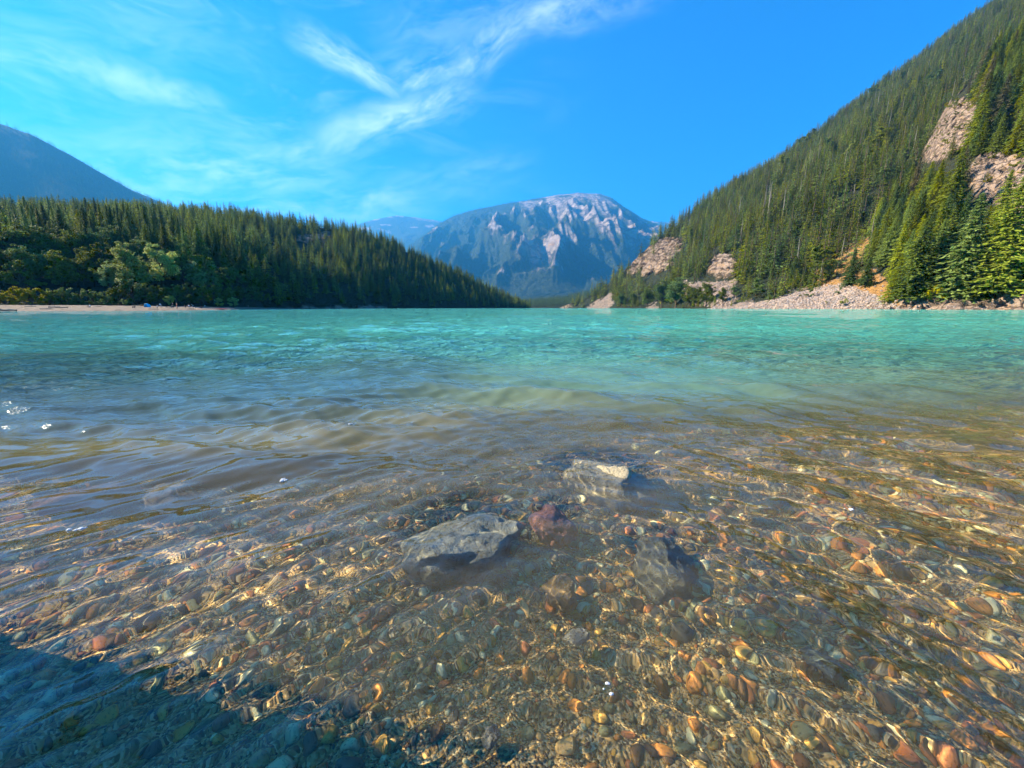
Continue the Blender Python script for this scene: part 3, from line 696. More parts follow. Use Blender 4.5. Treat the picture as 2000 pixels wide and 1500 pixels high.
# the trees that stand out on the lakeside slope: (pixel of the foot, row of the top, set, width, label)
STAND = [(1938, 582, 372, FIRS_L[3], 1.15, 'tallest broad bright green fir standing at the foot of the pale cliff'),
         (1872, 584, 398, FIRS_L[1], 1.2, 'broad bright green fir just beside the tallest fir under the cliff'),
         (1905, 586, 470, FIRS_L[3], 1.2, 'short broad green fir in front of the tallest fir under the cliff'),
         (1778, 592, 452, FIRS[3], 1.25, 'bushy mid green fir at the water end of the orange slope'),
         (1745, 588, 500, FIRS[1], 1.2, 'lower bushy fir beside the bushy fir by the orange slope'),
         (1820, 575, 440, FIRS_L[1], 1.2, 'bright green fir behind the bright yellow shrub'),
         (1662, 556, 490, FIRS_D[1], 1.3, 'dark pointed fir standing alone on the orange scree'),
         (1693, 558, 505, FIRS_D[3], 1.4, 'rounder dark fir touching the lone pointed fir on the scree'),
         (1552, 556, 503, FIRS[3], 1.3, 'squat fir above the grey scree beside a shrub'),
         (1938, 285, 170, FIRS_T[0], 1.0, 'tall fir with bare lower trunk above the pale cliff')]
for (u, vb, vt, pair, wd, lb) in STAND:
    q = hit(spur, u, vb); H = (vb - vt) * q[1] / FPX * 1.02
    make_tree('fir_tree', pair, q, H, lb, 'tree', None, wd)
SHR = [(1816, 599, 34, BUSH_B, 'bright yellow shrub on the rocky shore below the firs'), (1575, 556, 26, BUSH, 'green shrub at the top edge of the grey scree'), (1620, 548, 22, BUSH_Y, 'olive shrub at the foot of the orange gully'),
       (1600, 520, 34, BUSH_Y, 'yellow green shrub growing in the orange gully'), (1850, 592, 20, BUSH, 'low green shrub on the shore rocks'), (1966, 590, 12, BUSH_Y, 'small olive shrub on the bare shore rocks')]
for (u, vb, hp, set_, lb) in SHR:
    q = hit(spur, u, vb); make_tree('shrub', set_[random.randrange(3)], q, hp * q[1] / FPX, lb, 'shrub', None, 1.1)
for u, vb, hp in ((1290, 600, 52), (1320, 600, 58), (1345, 600, 48), (1262, 600, 40), (1380, 598, 50), (1362, 601, 40), (1235, 600, 30), (1212, 599, 26), (1410, 590, 30), (1432, 582, 26)):
    q = hit(rslope, u, vb); make_tree('leafy_tree', BROAD[random.randrange(4)], q, hp * q[1] / FPX, 'round olive green leafy tree at the water edge below the far cliff', 'tree', 'leafy trees at the water edge', 1.25)
SN = [snag_mesh(k) for k in range(2)]
for k, (u, vb, hp) in enumerate(((1852, 196, 34), (1580, 335, 40), (1596, 318, 40), (1612, 305, 36), (1566, 350, 38), (1640, 300, 34), (1700, 470, 60), (1832, 490, 80))):
    hh = rslope if vb < 400 and u < 1800 else spur
    q = hit(hh, u, vb); e = link('dead_tree', SN[k % 2]); e.location = q; H = hp * q[1] / FPX; e.scale = (H, H, H); e.rotation_euler[2] = k
    tag(e, 'bare grey dead tree standing among the green firs', 'tree', 'dead grey trees on the slopes')

# ---- leafy trees and shrubs behind the beach
def behind(u, Y):
    x = at_depth(u, 601.0, Y)[0]
    k = np.unravel_index(np.argmin((lhill.P[..., 0] - x) ** 2 + (lhill.P[..., 1] - Y) ** 2), lhill.u.shape); b_ = np.unravel_index(np.argmin((beach.P[..., 0] - x) ** 2 + (beach.P[..., 1] - Y) ** 2 + 1e5 * (beach.t > 1.02)), beach.u.shape)
    return np.array([x, Y, max(lhill.P[k][2], beach.P[b_][2] if abs(beach.P[b_][1] - Y) < 3 else -9)])
LT = [(268, 160, 102, BROAD_P[1], 1.1, 'tall pale green cottonwood behind the blue beach tent'), (325, 172, 88, BROAD_P[0], 1.1, 'rounded pale green leafy tree behind the standing bathers'),
      (222, 158, 60, BROAD_P[1], .9, 'slim pale leafy tree beside the tall cottonwood'), (392, 190, 60, BROAD_P[1], 1.1, 'pale leafy tree behind the seated beach group'), (422, 200, 56, BROAD_P[1], .8, 'narrow pale leafy tree near the red kayak')]
for (u, Y, hp, pair, wd, lb) in LT: make_tree('leafy_tree', pair, behind(u, Y), hp * Y / FPX, lb, 'tree', None, wd)
def where(u): return 'behind the yellow green willow shrubs' if u < 90 else 'behind the lone sitting person' if u < 200 else 'around the tall pale cottonwood' if u < 290 else 'behind the standing bathers' if u < 370 else 'behind the seated beach group' if u < 430 else 'beyond the red kayak'
for (u, Y, hp) in ((-90, 150, 130), (-30, 160, 118), (30, 165, 122), (75, 172, 112), (120, 172, 104), (165, 178, 98), (205, 185, 92), (20, 150, 86), (70, 152, 76), (135, 155, 80), (185, 165, 78), (300, 190, 92), (245, 190, 90), (355, 200, 80), (-60, 145, 100)):
    make_tree('leafy_tree', BROAD[random.randrange(4)], behind(u, Y), hp * Y / FPX * random.uniform(.72, 1.0), 'dark green broad leafy tree in the thicket ' + where(u), 'tree', 'leafy trees behind the beach', random.uniform(1.1, 1.4))
def shrubs(spec, sets, label, group):
    for (u, Y, hp) in spec: make_tree('shrub', sets[random.randrange(3)], behind(u, Y), hp * Y / FPX, label % where(u) if '%' in label else label, 'shrub', group, random.uniform(.9, 1.15))
shrubs([(-60, 130, 38), (-20, 130, 40), (12, 131, 38), (40, 131, 36), (66, 132, 33)], BUSH_Y, 'sunlit yellow green willow shrub behind the shaded end of the beach', 'yellow green shrubs at the beach')
shrubs([(100, 136, 42), (128, 138, 44), (155, 139, 36), (182, 142, 40), (210, 144, 36), (238, 147, 46), (262, 150, 52), (290, 152, 44), (318, 154, 40), (345, 158, 42), (372, 166, 44), (398, 172, 42), (420, 182, 44), (440, 192, 40), (458, 206, 36), (476, 222, 32), (494, 240, 28), (510, 256, 22), (525, 270, 17)], BUSH, 'green willow shrub in the beach hedge %s', 'green shrubs along the beach')
rs_ = random.Random(3)
shrubs([(u + rs_.uniform(-8, 8), interp(u, [(-200, 140), (0, 142), (300, 166), (440, 205), (540, 290)]) + rs_.uniform(0, 16), rs_.uniform(34, 62) * (1 if u < 400 else .7)) for u in range(-80, 520, 17)], BUSH, 'dense green understory bush beneath the trees %s', 'understory bushes behind the beach')
shrubs([(202, 139, 12), (244, 142, 13), (334, 152, 22), (456, 186, 20), (557, 316, 16), (430, 176, 18)], BUSH_P, 'small pale green shrub at the beach edge %s', 'small pale shrubs at the beach edge')

# ------------------------------------------------------------------ stones
def stone(seed, sub=3, rough=.25, flat=.7, cuts=5, freq=1.6):
    bm = bmesh.new(); bmesh.ops.create_icosphere(bm, subdivisions=sub, radius=1.0)
    V = np.array([v.co[:] for v in bm.verts]); F = np.array([[q.index for q in f.verts] for f in bm.faces]); bm.free()
    r = np.random.default_rng(seed)
    for k in range(cuts):
        d = r.normal(size=3); d /= np.linalg.norm(d); lim_ = r.uniform(.62, .9); s = V @ d
        V = V - np.where(s > lim_, (s - lim_) * .85, 0)[:, None] * d
    nn = fbm(V[:, 0] * freq + seed, V[:, 1] * freq, V[:, 2] * freq, 4, seed)
    V = V * (1 + rough * nn)[:, None]; V *= np.array([1, r.uniform(.7, .95), flat])
    return V, F
def stone_mat(name, c1, c2, scale=14, bump=.4):
    m, n, p = mat(name); o = n.new('ShaderNodeTexCoord').outputs['Object']
    f = n.noise(o, scale * .3, 8, .72, .6); f2 = n.noise(o, scale, 5, .7)
    c = n.mix(n.smooth(f, .35, .65), c1, c2); c = n.mix(n.smooth(f2, .5, .7), c, tuple(x * .3 for x in c1))
    n.put(p.inputs['Base Color'], c); p.inputs['Roughness'].default_value = .75
    b = n.new('ShaderNodeBump'); b.inputs['Strength'].default_value = bump; b.inputs['Distance'].default_value = .02; n.put(b.inputs['Height'], n.math('ADD', f, f2)); n.l.new(b.outputs[0], p.inputs['Normal'])
    return m
# scree blocks on the lakeside slope
def screecoll():
    os_ = []
    mts = [stone_mat('scree_block', (.32, .235, .18), (.40, .30, .23), 3), stone_mat('scree_block_grey', (.20, .175, .165), (.29, .245, .22), 3)]
    for k in range(4):
        V, F = stone(500 + k, 2, .2, .7, 7); os_.append(bpy.data.objects.new('b', mesh_np('b', V * .5, F, False, (mts[k % 2],))))
    return coll('scree_block_form', os_)
C_SCREE = screecoll()
def on_mask(h, msk, num, seed):
    r = np.random.default_rng(seed); A = cells(h) * msk[:-1, :-1]; A[h.u[:-1, :-1] > 2150] = 0; cs = np.cumsum(A.ravel()); idx = np.searchsorted(cs, r.uniform(0, cs[-1], num)); i, j = np.unravel_index(np.clip(idx, 0, A.size - 1), A.shape)
    fu, ft = r.uniform(0, 1, (2, num)); P = h.P
    return P[i, j] * ((1 - fu) * (1 - ft))[:, None] + P[i + 1, j] * (fu * (1 - ft))[:, None] + P[i, j + 1] * ((1 - fu) * ft)[:, None] + P[i + 1, j + 1] * (fu * ft)[:, None]
r9 = np.random.default_rng(9)
Pq = on_mask(spur, spur.scree, 9000, 31); scatter('scree', Pq, .5 + 1.5 * r9.uniform(0, 1, len(Pq)) ** 2.2, C_SCREE, 'grey pink scree of loose blocks running into the lake', 'scree', 4, seed=11, spin_all=True)
Pq = on_mask(spur, ((spur.soil > 0) | ((spur.rock > 0) & (spur.v > 560))) * 1.0, 1100, 32); scatter('slope_rubble', Pq, .4 + 1.6 * r9.uniform(0, 1, len(Pq)) ** 2.5, C_SCREE, 'loose rubble on the orange slope and shore rocks', 'rubble', 4, seed=12, spin_all=True)
V1, F1, _l = broadleaf(401, 40, 30, .55, .05, .05, .2); V2, F2, _l = broadleaf(402, 40, 30, .45, .05, .05, .3)
C_SCRUB = coll('scrub_form', [bpy.data.objects.new('s', mesh_np('s', V1, F1, False, (M_LEAF,))), bpy.data.objects.new('s', mesh_np('s', V2, F2, False, (M_YEL,))), fir_src('s', 410, 16, 7, 3, .24, M_FIR)])
Pq = np.concatenate([on_mask(spur, (spur.rock > 0) * (spur.v < 560) * (spur.t < 1) * 1.0, 170, 35), on_mask(spur, (spur.soil > 0) * 1.0, 45, 36), on_mask(rslope, (rslope.rock > 0) * (rslope.v < 560) * (rslope.t < 1) * 1.0, 60, 37)])
scatter('cliff_scrub', Pq, 1.5 + 5.5 * r9.uniform(0, 1, len(Pq)) ** 2, C_SCRUB, 'small scrub and stunted firs clinging to the pale cliffs', 'scrub', 3, seed=14)
Pq = on_mask(rslope, rslope.scree, 2500, 33); scatter('far_scree', Pq, 1.0 + 2 * r9.uniform(0, 1, len(Pq)) ** 2, C_SCREE, 'grey scree fan beyond the leafy trees', 'scree', 4, seed=13, spin_all=True)

# foreground rocks under the water: pixel, size (x, y, z), height of the top, colours, label
def water_z(x, y): return float(waves(np.array([[x]]), np.array([[y]]), np.array([[.01]]))[0, 0])
ROCKS = [((1175, 905), (.27, .19, .22), .018, (.54, .46, .28), (.38, .32, .19), 'pale yellowish rock just breaking the water surface', 3),
         ((905, 1035), (.25, .17, .165), -.018, (.48, .46, .33), (.26, .26, .19), 'grey green speckled rock under shallow water', 5),
         ((1082, 1000), (.105, .09, .13), -.02, (.40, .19, .14), (.28, .13, .10), 'pink rock beside the grey green rock under water', 8),
         ((1300, 1085), (.15, .11, .12), -.075, (.15, .16, .12), (.24, .22, .13), 'dark olive rock under the ripple rings', 11),
         ((170, 955), (.20, .14, .14), -.06, (.30, .16, .10), (.20, .12, .09), 'reddish brown rock below the slope of the small wave', 14),
         ((330, 955), (.19, .12, .14), -.07, (.40, .34, .26), (.34, .28, .2), 'pale tan rock beside the reddish brown rock under water', 17),
         ((1095, 1145), (.060, .055, .05), -.10, (.48, .33, .13), (.38, .25, .1), 'ochre cobble on the pebble bed', 20),
         ((1125, 1235), (.038, .030, .024), -.09, (.56, .53, .40), (.48, .46, .36), 'cream pebble lying on the pebble bed', 23),
         ((1610, 1290), (.045, .036, .022), -.13, (.20, .25, .21), (.16, .21, .18), 'flat teal grey cobble on the pebble bed', 26),
         ((960, 1425), (.026, .022, .014), -.10, (.34, .33, .27), (.28, .28, .23), 'pale grey flat pebble on the pebble bed', 29)]
def put_rock(name, pos, size, cols, label, cat, seed, sub=5, rough=.30):
    V, F = stone(seed, sub, rough, 1.0, 9, 2.1); zt = V[:, 2].max(); V = V * np.array(size) / np.array([1, .85, zt])
    o = link(name, mesh_np(name, V, F, True, (stone_mat(name + '_stone', *cols, 55 if size[0] > .1 else 150, .9),))); o.location = pos
    tag(o, label, cat); o.cycles.is_caustics_receiver = True; o.rotation_euler[2] = seed * .7
    return o
for (pix, size, top, c1, c2, lb, sd) in ROCKS:
    q = on_plane(*pix, top * .6); put_rock('rock' if size[0] > .08 else ('cobble' if size[0] > .05 else 'pebble'), (q[0], q[1], top - size[2]), size, (c1, c2), lb, 'rock' if size[0] > .08 else 'pebble', sd)
# unseen tall rock added out of frame, sized so its shadow covers the near shallows
put_rock('shadow_boulder', (-2.12, .64, -.05), (.46, .35, 2.9), ((.26, .25, .23), (.34, .32, .28)), 'unseen tall grey rock added to shade the shallows', 'shadow_boulder', 44)

# pebbles
PEB = [stone(600 + k, 2, .18, .6, 4) for k in range(6)]
PCOL = {'dark brown': (.13, .072, .022), 'ochre': (.60, .35, .065), 'orange': (.66, .26, .045), 'tan': (.56, .37, .13), 'cream': (.76, .63, .32), 'grey green': (.25, .25, .11), 'dark grey': (.13, .115, .07), 'rusty red': (.40, .15, .045)}
PM = {k: stone_mat(k.replace(' ', '_') + '_pebble', tuple(min(.8, x * f_) for x, f_ in zip(c, (1.28, 1.2, 1.08))), tuple(min(1, x * 1.3) for x in c), 3, .15) for k, c in PCOL.items()}
pm = []
for k, c in PM.items():
    for j in range(3):
        V, F = PEB[(len(pm)) % 6]; pm.append((k, mesh_np('pebble', V, F, True, (c,))))
def pebble_xy(num, seed, ymin, ymax, pw):
    r = np.random.default_rng(seed); y = ymin + (ymax - ymin) * r.uniform(0, 1, num) ** pw; x = r.uniform(-1, 1, num) * (1.35 * y + 1.3)
    return x, y
rp0 = np.random.default_rng(70); x_, y_ = pebble_xy(56000, 71, .35, 4.2, 1.0); keep = (x_ > -3.6) & (fbm(x_ * 1.6, y_ * 1.6, None, 3, 91) + rp0.uniform(-.5, .5, len(x_)) > -.18); x_, y_ = x_[keep], y_[keep]
rp = np.random.default_rng(72); hs_ = (.0045 + .016 * rp.uniform(0, 1, len(x_)) ** 2.6) * (1 + .25 * np.clip(y_ - 1, 0, 2))
po = []
for k, (nm, me) in enumerate(pm): po.append(bpy.data.objects.new('p', me))
for o in po: o.cycles.is_caustics_receiver = True
C_PEB = coll('pebble_form', po)
pb = scatter('pebble_bed', np.stack([x_, y_, bedz(x_, y_) + hs_ * .2], -1), hs_, C_PEB, 'bed of mixed brown and ochre pebbles under the shallows', 'pebbles', len(po), (.8, 1.3), 15, True, 1.0)
pb.cycles.is_caustics_receiver = True
wts = np.array([.2, .2, .12, .16, .1, .1, .06, .06]); names = list(PCOL)
rp = np.random.default_rng(73)
for k in range(285):
    y = .50 + 1.0 * rp.uniform() ** 1.5; x = rp.uniform(-.75, 1.05) * (1.05 * y + .05)
    c = names[rp.choice(8, p=wts)]; ci_ = names.index(c) * 3 + rp.integers(0, 3)
    s = .007 + .021 * rp.uniform() ** 2.6
    o = link('pebble', pm[ci_][1]); o.location = (x, y, float(bedz(np.array(x), np.array(y))) + s * .35); o.scale = (s * rp.uniform(.8, 1.3), s, s * rp.uniform(.7, 1.1))
    o.rotation_euler = (rp.normal() * .4, rp.normal() * .4, rp.uniform(0, 6.28)); o.cycles.is_caustics_receiver = True
    tag(o, c + ' pebble lying on the stony bed in clear shallow water', 'pebble', 'larger pebbles in the shallows')
# foam bubbles resting on the surface
mf, n, p = mat('bubble_film'); p.inputs['Base Color'].default_value = (.85, .9, .92, 1); p.inputs['Roughness'].default_value = .08; p.inputs['Alpha'].default_value = .55
for k, (u, v, num, sz) in enumerate(((555, 938, 9, .016), (150, 1033, 10, .017), (682, 833, 12, .012), (1660, 1000, 8, .010), (1190, 1345, 5, .009))):
    q = on_plane(u, v); r = np.random.default_rng(k); parts = []
    for j in range(num):
        V, F = stone(900 + j, 2, 0, 1, 0); keepv = V * np.array([1, 1, .7]) * sz * r.uniform(.25, .6); off = r.normal(size=2) * sz * .8
        parts.append((keepv + np.array([off[0], off[1], sz * .04]), F))
    V, F = merge(parts); o = link('foam_bubbles', mesh_np('foam_bubbles', V, F, True, (mf,))); o.location = (q[0], q[1], water_z(q[0], q[1]))
    tag(o, 'small cluster of white foam bubbles floating on the shallows', 'foam', 'foam bubble clusters')

# ------------------------------------------------------------------ the beach: people, tent, kayak, logs
def bpos(u, v):
    return hit(beach, u, v)
def plain(name, c, rough=.8):
    m, n, p = mat(name); g = n.new('ShaderNodeTexCoord').outputs['Object']; f = n.noise(g, 9, 3)
    n.put(p.inputs['Base Color'], n.mix(f, tuple(x * .8 for x in c), c)); p.inputs['Roughness'].default_value = rough; return m
SKIN, HAIR = plain('skin', (.50, .28, .19), .6), plain('hair', (.05, .03, .02))
CL = {k: plain(k + '_cloth', c) for k, c in dict(white=(.8, .8, .82), black=(.02, .02, .025), orange=(.75, .22, .12), grey=(.28, .29, .31), blue=(.05, .12, .35), pink=(.62, .30, .28)).items()}
def person(pose, top, bottom, label, pos, rotz, k=1.0, hat=None):
    # joints: pelvis chest neck head | shoulders elbows wrists fingers | hips knees ankles toes
    if pose == 'stand':
        J = dict(pel=(0, 0, .95), che=(0, .01, 1.32), nec=(0, 0, 1.50), hed=(0, .02, 1.66), top=(0, .01, 1.76))
        arms = [[(.19, 0, 1.42), (.25, 0, 1.14), (.26, .06, .90), (.26, .10, .80)], [(-.19, 0, 1.42), (-.26, 0, 1.14), (-.24, .10, .92), (-.23, .14, .82)]]
        legs = [[(.10, 0, .90), (.11, .03, .50), (.11, 0, .08), (.12, .16, .03)], [(-.10, 0, .90), (-.12, .04, .50), (-.13, .05, .08), (-.13, .21, .03)]]
    elif pose == 'bend':
        J = dict(pel=(0, -.12, .92), che=(0, .20, 1.16), nec=(0, .36, 1.28), hed=(0, .47, 1.38), top=(0, .54, 1.46))
        arms = [[(.19, .26, 1.20), (.22, .36, .92), (.18, .48, .70), (.17, .52, .60)], [(-.19, .26, 1.20), (-.22, .36, .92), (-.18, .50, .72), (-.17, .54, .62)]]
        legs = [[(.10, -.10, .88), (.11, .02, .48), (.11, -.04, .08), (.12, .12, .03)], [(-.10, -.10, .88), (-.12, .02, .48), (-.13, -.02, .08), (-.13, .14, .03)]]
    else:      # sit
        J = dict(pel=(0, 0, .16), che=(0, -.06, .50), nec=(0, -.04, .70), hed=(0, .0, .86), top=(0, .0, .96))
        arms = [[(.19, -.06, .63), (.26, .02, .38), (.20, .24, .36), (.18, .32, .38)], [(-.19, -.06, .63), (-.27, .0, .38), (-.22, .22, .34), (-.2, .3, .36)]]
        if pose == 'wave': arms[0] = [(.19, -.06, .63), (.34, -.02, .80), (.36, .04, 1.05), (.36, .06, 1.14)]
        legs = [[(.10, .02, .14), (.14, .42, .42), (.14, .62, .08), (.15, .76, .04)], [(-.10, .02, .14), (-.15, .44, .36), (-.15, .70, .08), (-.16, .84, .04)]]
    V = []; E_ = []; Rd = []; Mt = []
    def add(p_, r_, par, m_):
        V.append(p_); Rd.append(r_); Mt.append(m_)
        if par is not None: E_.append((par, len(V) - 1))
        return len(V) - 1
    pe = add(J['pel'], .145, None, 'b'); ch = add(J['che'], .155, pe, 't'); ne = add(J['nec'], .06, ch, 's'); he = add(J['hed'], .105, ne, 's'); tp = add(J['top'], .085, he, 'h')
    for a in arms:
        par = ch
        for q, r_, m_ in zip(a, (.062, .048, .036, .030), 'ttss'): par = add(q, r_, par, m_)
    for a in legs:
        par = pe
        for q, r_, m_ in zip(a, (.095, .066, .046, .042), 'bbss'): par = add(q, r_, par, m_)
    me = bpy.data.meshes.new('p'); me.from_pydata(V, E_, []); o = bpy.data.objects.new('p', me); COL.objects.link(o)
    md = o.modifiers.new('skin', 'SKIN'); md.use_smooth_shade = True
    for i, r_ in enumerate(Rd): me.skin_vertices[0].data[i].radius = (r_, r_ * .85)
    me.skin_vertices[0].data[0].use_root = True
    sb = o.modifiers.new('sub', 'SUBSURF'); sb.levels = 1; sb.render_levels = 1
    dg = bpy.context.evaluated_depsgraph_get(); nm = bpy.data.meshes.new_from_object(o.evaluated_get(dg)); bpy.data.objects.remove(o)
    nm.materials.clear()
    for m_ in (CL[top] if top else SKIN, CL[bottom] if bottom else SKIN, SKIN, CL[hat] if hat else HAIR): nm.materials.append(m_)
    Va = np.array(V); key = {'t': 0, 'b': 1, 's': 2, 'h': 3}
    for f in nm.polygons: f.material_index = key[Mt[int(np.argmin(((Va - np.array(f.center[:])) ** 2).sum(1)))]]
    ob = link('person', nm); ob.location = pos; ob.rotation_euler[2] = rotz; ob.scale = (k, k, k)
    return tag(ob, label, 'person', 'people on the beach')
def bp(u, v, dz=0.0):
    q = bpos(u, v); return (q[0], q[1], q[2] + dz)
PI = math.pi
person('bend', 'white', 'grey', 'person in white top and white hat stooping beside the blue tent', bp(318, 601), -PI / 2 + PI, 1.0, 'white')
person('sit', 'white', None, 'person in pale top sitting on the gravel by the stooping person', bp(311, 601), PI * .6, 1.0)
person('stand', 'black', 'black', 'person standing in dark clothes on the beach', bp(342, 602), PI, 1.0)
person('stand', None, 'orange', 'person with bare shoulders and orange shorts standing on the beach', bp(350, 600), PI * .8, 1.0)
person('sit', 'black', 'black', 'person in dark clothes sitting near the crowded driftwood', bp(360, 601), -PI * .7, 1.0)
person('sit', None, 'pink', 'bare-chested person sitting beside the white-shirted person', bp(368, 600), PI * .75, 1.15)
person('sit', 'white', 'black', 'person in white shirt sitting in the middle of the beach group', bp(373, 600), PI, 1.2)
person('wave', 'grey', 'black', 'person in grey shirt sitting with one arm raised', bp(378, 600), PI, 1.2)
person('stand', 'orange', 'orange', 'small child in orange standing near the waterline', bp(344, 604.5), PI, .55)
person('sit', 'white', 'black', 'person in white top sitting apart near the black dog', bp(402, 600), PI * .9, 1.1, 'black')
person('sit', 'white', 'black', 'person sitting alone by the driftwood at the shaded end', bp(174, 601), PI * .8, 1.1)
person('stand', 'grey', 'blue', 'distant person standing on the narrow end of the beach beyond the kayak', bp(489, 602), PI, 1.0)

# black dog
def dog(pos, rotz, label):
    V = [(0, 0, .42), (.28, 0, .44), (.42, 0, .56), (.56, 0, .60), (.70, 0, .56), (-.24, 0, .45), (-.40, 0, .56), (-.50, 0, .66),
         (.26, .09, .25), (.27, .09, .02), (.26, -.09, .25), (.27, -.09, .02), (-.20, .09, .28), (-.30, .09, .16), (-.25, .09, .02), (-.20, -.09, .28), (-.30, -.09, .16), (-.25, -.09, .02)]
    E_ = [(0, 1), (1, 2), (2, 3), (3, 4), (0, 5), (5, 6), (6, 7), (1, 8), (8, 9), (1, 10), (10, 11), (5, 12), (12, 13), (13, 14), (5, 15), (15, 16), (16, 17)]
    Rd = [.12, .14, .09, .10, .05, .11, .03, .02] + [.05, .03] * 2 + [.06, .04, .03] * 2
    me = bpy.data.meshes.new('dog'); me.from_pydata(V, E_, []); o = link('d', me); o.modifiers.new('skin', 'SKIN')
    for i, r_ in enumerate(Rd): me.skin_vertices[0].data[i].radius = (r_, r_)
    me.skin_vertices[0].data[0].use_root = True; s_ = o.modifiers.new('sub', 'SUBSURF'); s_.levels = s_.render_levels = 1
    nm = bpy.data.meshes.new_from_object(o.evaluated_get(bpy.context.evaluated_depsgraph_get())); bpy.data.objects.remove(o)
    nm.materials.clear(); nm.materials.append(CL['black']); ob = link('dog', nm); ob.location = pos; ob.rotation_euler[2] = rotz
    return tag(ob, label, 'dog')
dog(bp(392, 602.5), .1, 'black dog standing on the beach beside the seated person')
dog(bp(264, 602), PI * .5, 'small dark dog on the gravel before the blue tent')

# blue half-dome beach tent
tent = link('beach_tent', None); tent.location = bp(288, 600); tent.rotation_euler[2] = math.radians(-28)
tag(tent, 'bright blue half-dome beach tent on the gravel', 'tent')
nv, nh = 14, 9; V = []
for i in range(nv):
    a = PI * i / (nv - 1)
    for j in range(nh):
        b_ = (PI / 2) * j / (nh - 1); pinch = 1 + .05 * math.cos(a * 6)
        V.append((1.15 * math.cos(a) * (1 - .0 * b_) * math.cos(b_) * pinch, 1.35 * math.sin(b_), 1.25 * math.sin(a) * math.cos(b_) ** .8 * pinch))
fl = link('fly', mesh_np('fly', V, grid_faces(nv, nh), True, (plain('tent_fabric', (.02, .48, .80), .5),)), tent); fl.modifiers.new('thickness', 'SOLIDIFY').thickness = .02
Vg, Fg = tube([(1.15 * math.cos(PI * i / 16), -.01, 1.25 * math.sin(PI * i / 16)) for i in range(17)], [.02] * 17, 6); link('pole', mesh_np('pole', Vg, Fg, True, (CL['grey'],)), tent)
Vg = np.array([(-1.1, 0, .02), (1.1, 0, .02), (.8, 1.0, .02), (-.8, 1.0, .02), (-1.1, 0, .05), (1.1, 0, .05), (.8, 1.0, .05), (-.8, 1.0, .05)]); link('floor_sheet', mesh_np('floor_sheet', Vg, [(0, 3, 2, 1), (4, 5, 6, 7), (0, 1, 5, 4), (1, 2, 6, 5), (2, 3, 7, 6), (3, 0, 4, 7)], False, (CL['blue'],)), tent)

# red kayak
kay = link('kayak', None); kay.location = bp(434, 604.4); kay.rotation_euler[2] = math.radians(6); kay.location[2] += .05
tag(kay, 'long red kayak lying on the gravel at the waterline', 'kayak')
ns, nr = 24, 14; V = []
for i in range(ns):
    s = -1 + 2 * i / (ns - 1); wd = .36 * (1 - abs(s) ** 2.4) + .01; zz = .16 * abs(s) ** 3
    for j in range(nr):
        a = 6.283 * j / nr; V.append((2.3 * s, wd * math.cos(a), .20 + zz + (.17 if math.sin(a) > 0 else .20) * math.sin(a) * (1 - abs(s) ** 3)))
F = [(i * nr + j, i * nr + (j + 1) % nr, (i + 1) * nr + (j + 1) % nr, (i + 1) * nr + j) for i in range(ns - 1) for j in range(nr)]
link('hull', mesh_np('hull', V, F, True, (plain('red_plastic', (.72, .05, .04), .35),)), kay)
Vg, Fg = tube([(.5 * math.cos(6.283 * i / 20) - .1, .23 * math.sin(6.283 * i / 20), .385) for i in range(21)], [.025] * 21, 6); link('cockpit_rim', mesh_np('cockpit_rim', Vg, Fg, True, (CL['black'],)), kay)
link('seat', mesh_np('seat', np.array([(-.35, -.17, .38), (-.05, -.17, .36), (-.05, .17, .36), (-.35, .17, .38), (-.38, -.16, .52), (-.38, .16, .52)]), [(0, 1, 2, 3), (0, 3, 5, 4)], False, (CL['black'],)), kay)

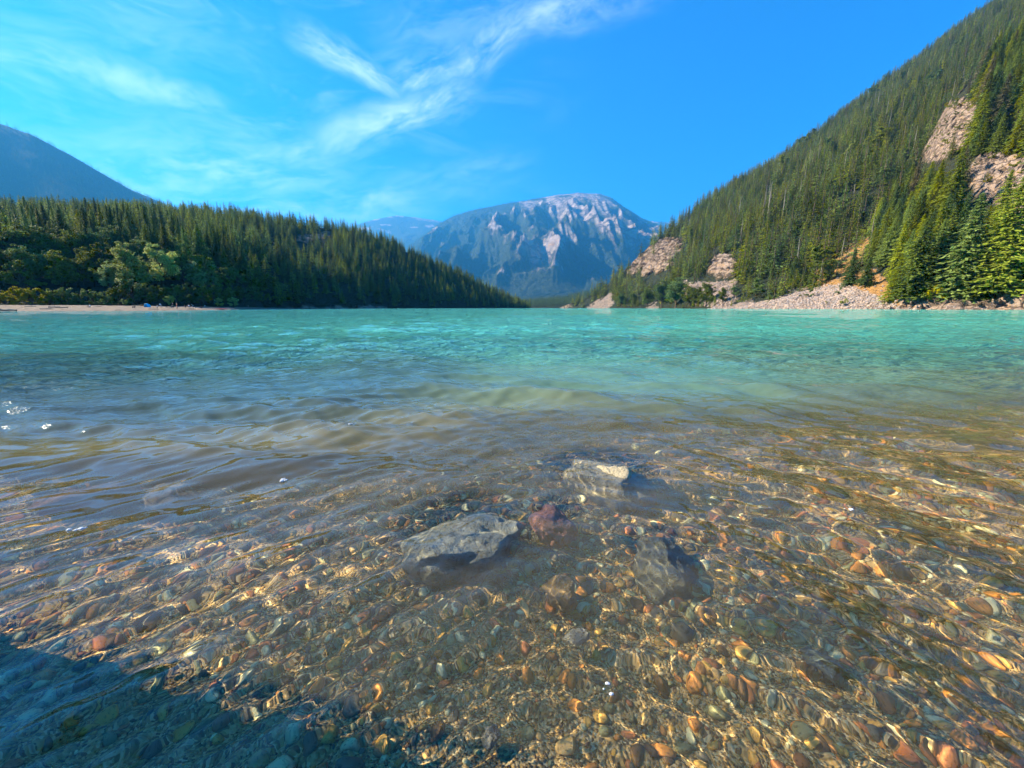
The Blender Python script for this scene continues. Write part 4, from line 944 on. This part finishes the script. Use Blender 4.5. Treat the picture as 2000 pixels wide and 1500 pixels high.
# driftwood
LOGS = [((10, 606.5), 5.5, .28, .05, 'long dark driftwood log half in shade at the end of the beach'), ((112, 601.5), 5.0, .22, .02, 'thick dark driftwood log beside the lone seated person'), ((60, 599), 3.5, .14, -.1, 'thin pale driftwood pole under the yellow green shrubs'), ((230, 606), 1.6, .10, 0, 'short dark driftwood stick at the waterline'),
        ((300, 604), 2.6, .12, .08, 'thin bent driftwood log before the stooping person'), ((328, 601.5), 2.4, .10, -.05, 'driftwood pole behind the standing bathers'), ((371, 604), 2.6, .16, .03, 'dark driftwood log before the seated group'), ((268, 600), 3.0, .08, 0, 'slender driftwood pole beside the blue tent'),
        ((192, 598.5), 2.4, .10, .1, 'pale driftwood log below the small pale shrub'), ((424, 601), 2.5, .14, .02, 'bleached driftwood log near the red kayak'), ((90, 604), 3.0, .12, .12, 'forked grey driftwood branch in the beach shade')]
for k, (pix, L, r_, rz, lb) in enumerate(LOGS):
    q = bpos(*pix); rl = np.random.default_rng(800 + k); xs = np.linspace(-L / 2, L / 2, 9)
    parts = [tube(np.stack([xs, rl.normal(size=9) * .05, rl.normal(size=9) * .03 + r_ * .6], -1), r_ * (1 - .35 * np.linspace(0, 1, 9)) * rl.uniform(.85, 1.1, 9), 9)]
    for j in range(2 + (lb.startswith('forked')) * 2):
        x0 = rl.uniform(-L * .3, L * .4); parts.append(tube([(x0, 0, r_ * .7), (x0 + .25, rl.uniform(-.2, .2), r_ + rl.uniform(.2, .5))], [r_ * .35, r_ * .12], 5))
    V, F = merge(parts); o = link('driftwood_log', mesh_np('driftwood_log', V, F, True, (M_LOG,))); o.location = q; o.rotation_euler[2] = rz; tag(o, lb, 'log')

# ------------------------------------------------------------------ haze
m = bpy.data.materials.new('haze'); m.use_nodes = True; nt = m.node_tree; nt.nodes.remove(nt.nodes['Principled BSDF'])
pv = nt.nodes.new('ShaderNodeVolumePrincipled'); pv.inputs['Color'].default_value = (.06, .42, 1.0, 1); pv.inputs['Density'].default_value = 0.000062; pv.inputs['Anisotropy'].default_value = .2
nt.links.new(pv.outputs[0], nt.nodes['Material Output'].inputs['Volume'])
V = np.array([(x, y, z) for x in (-19000, 19000) for y in (-1500, 22500) for z in (-40, 4150)], float)
hz = link('haze', mesh_np('haze', V, [(0, 1, 3, 2), (4, 6, 7, 5), (0, 4, 5, 1), (2, 3, 7, 6), (0, 2, 6, 4), (1, 5, 7, 3)], False, (m,))); tag(hz, kind='stuff')
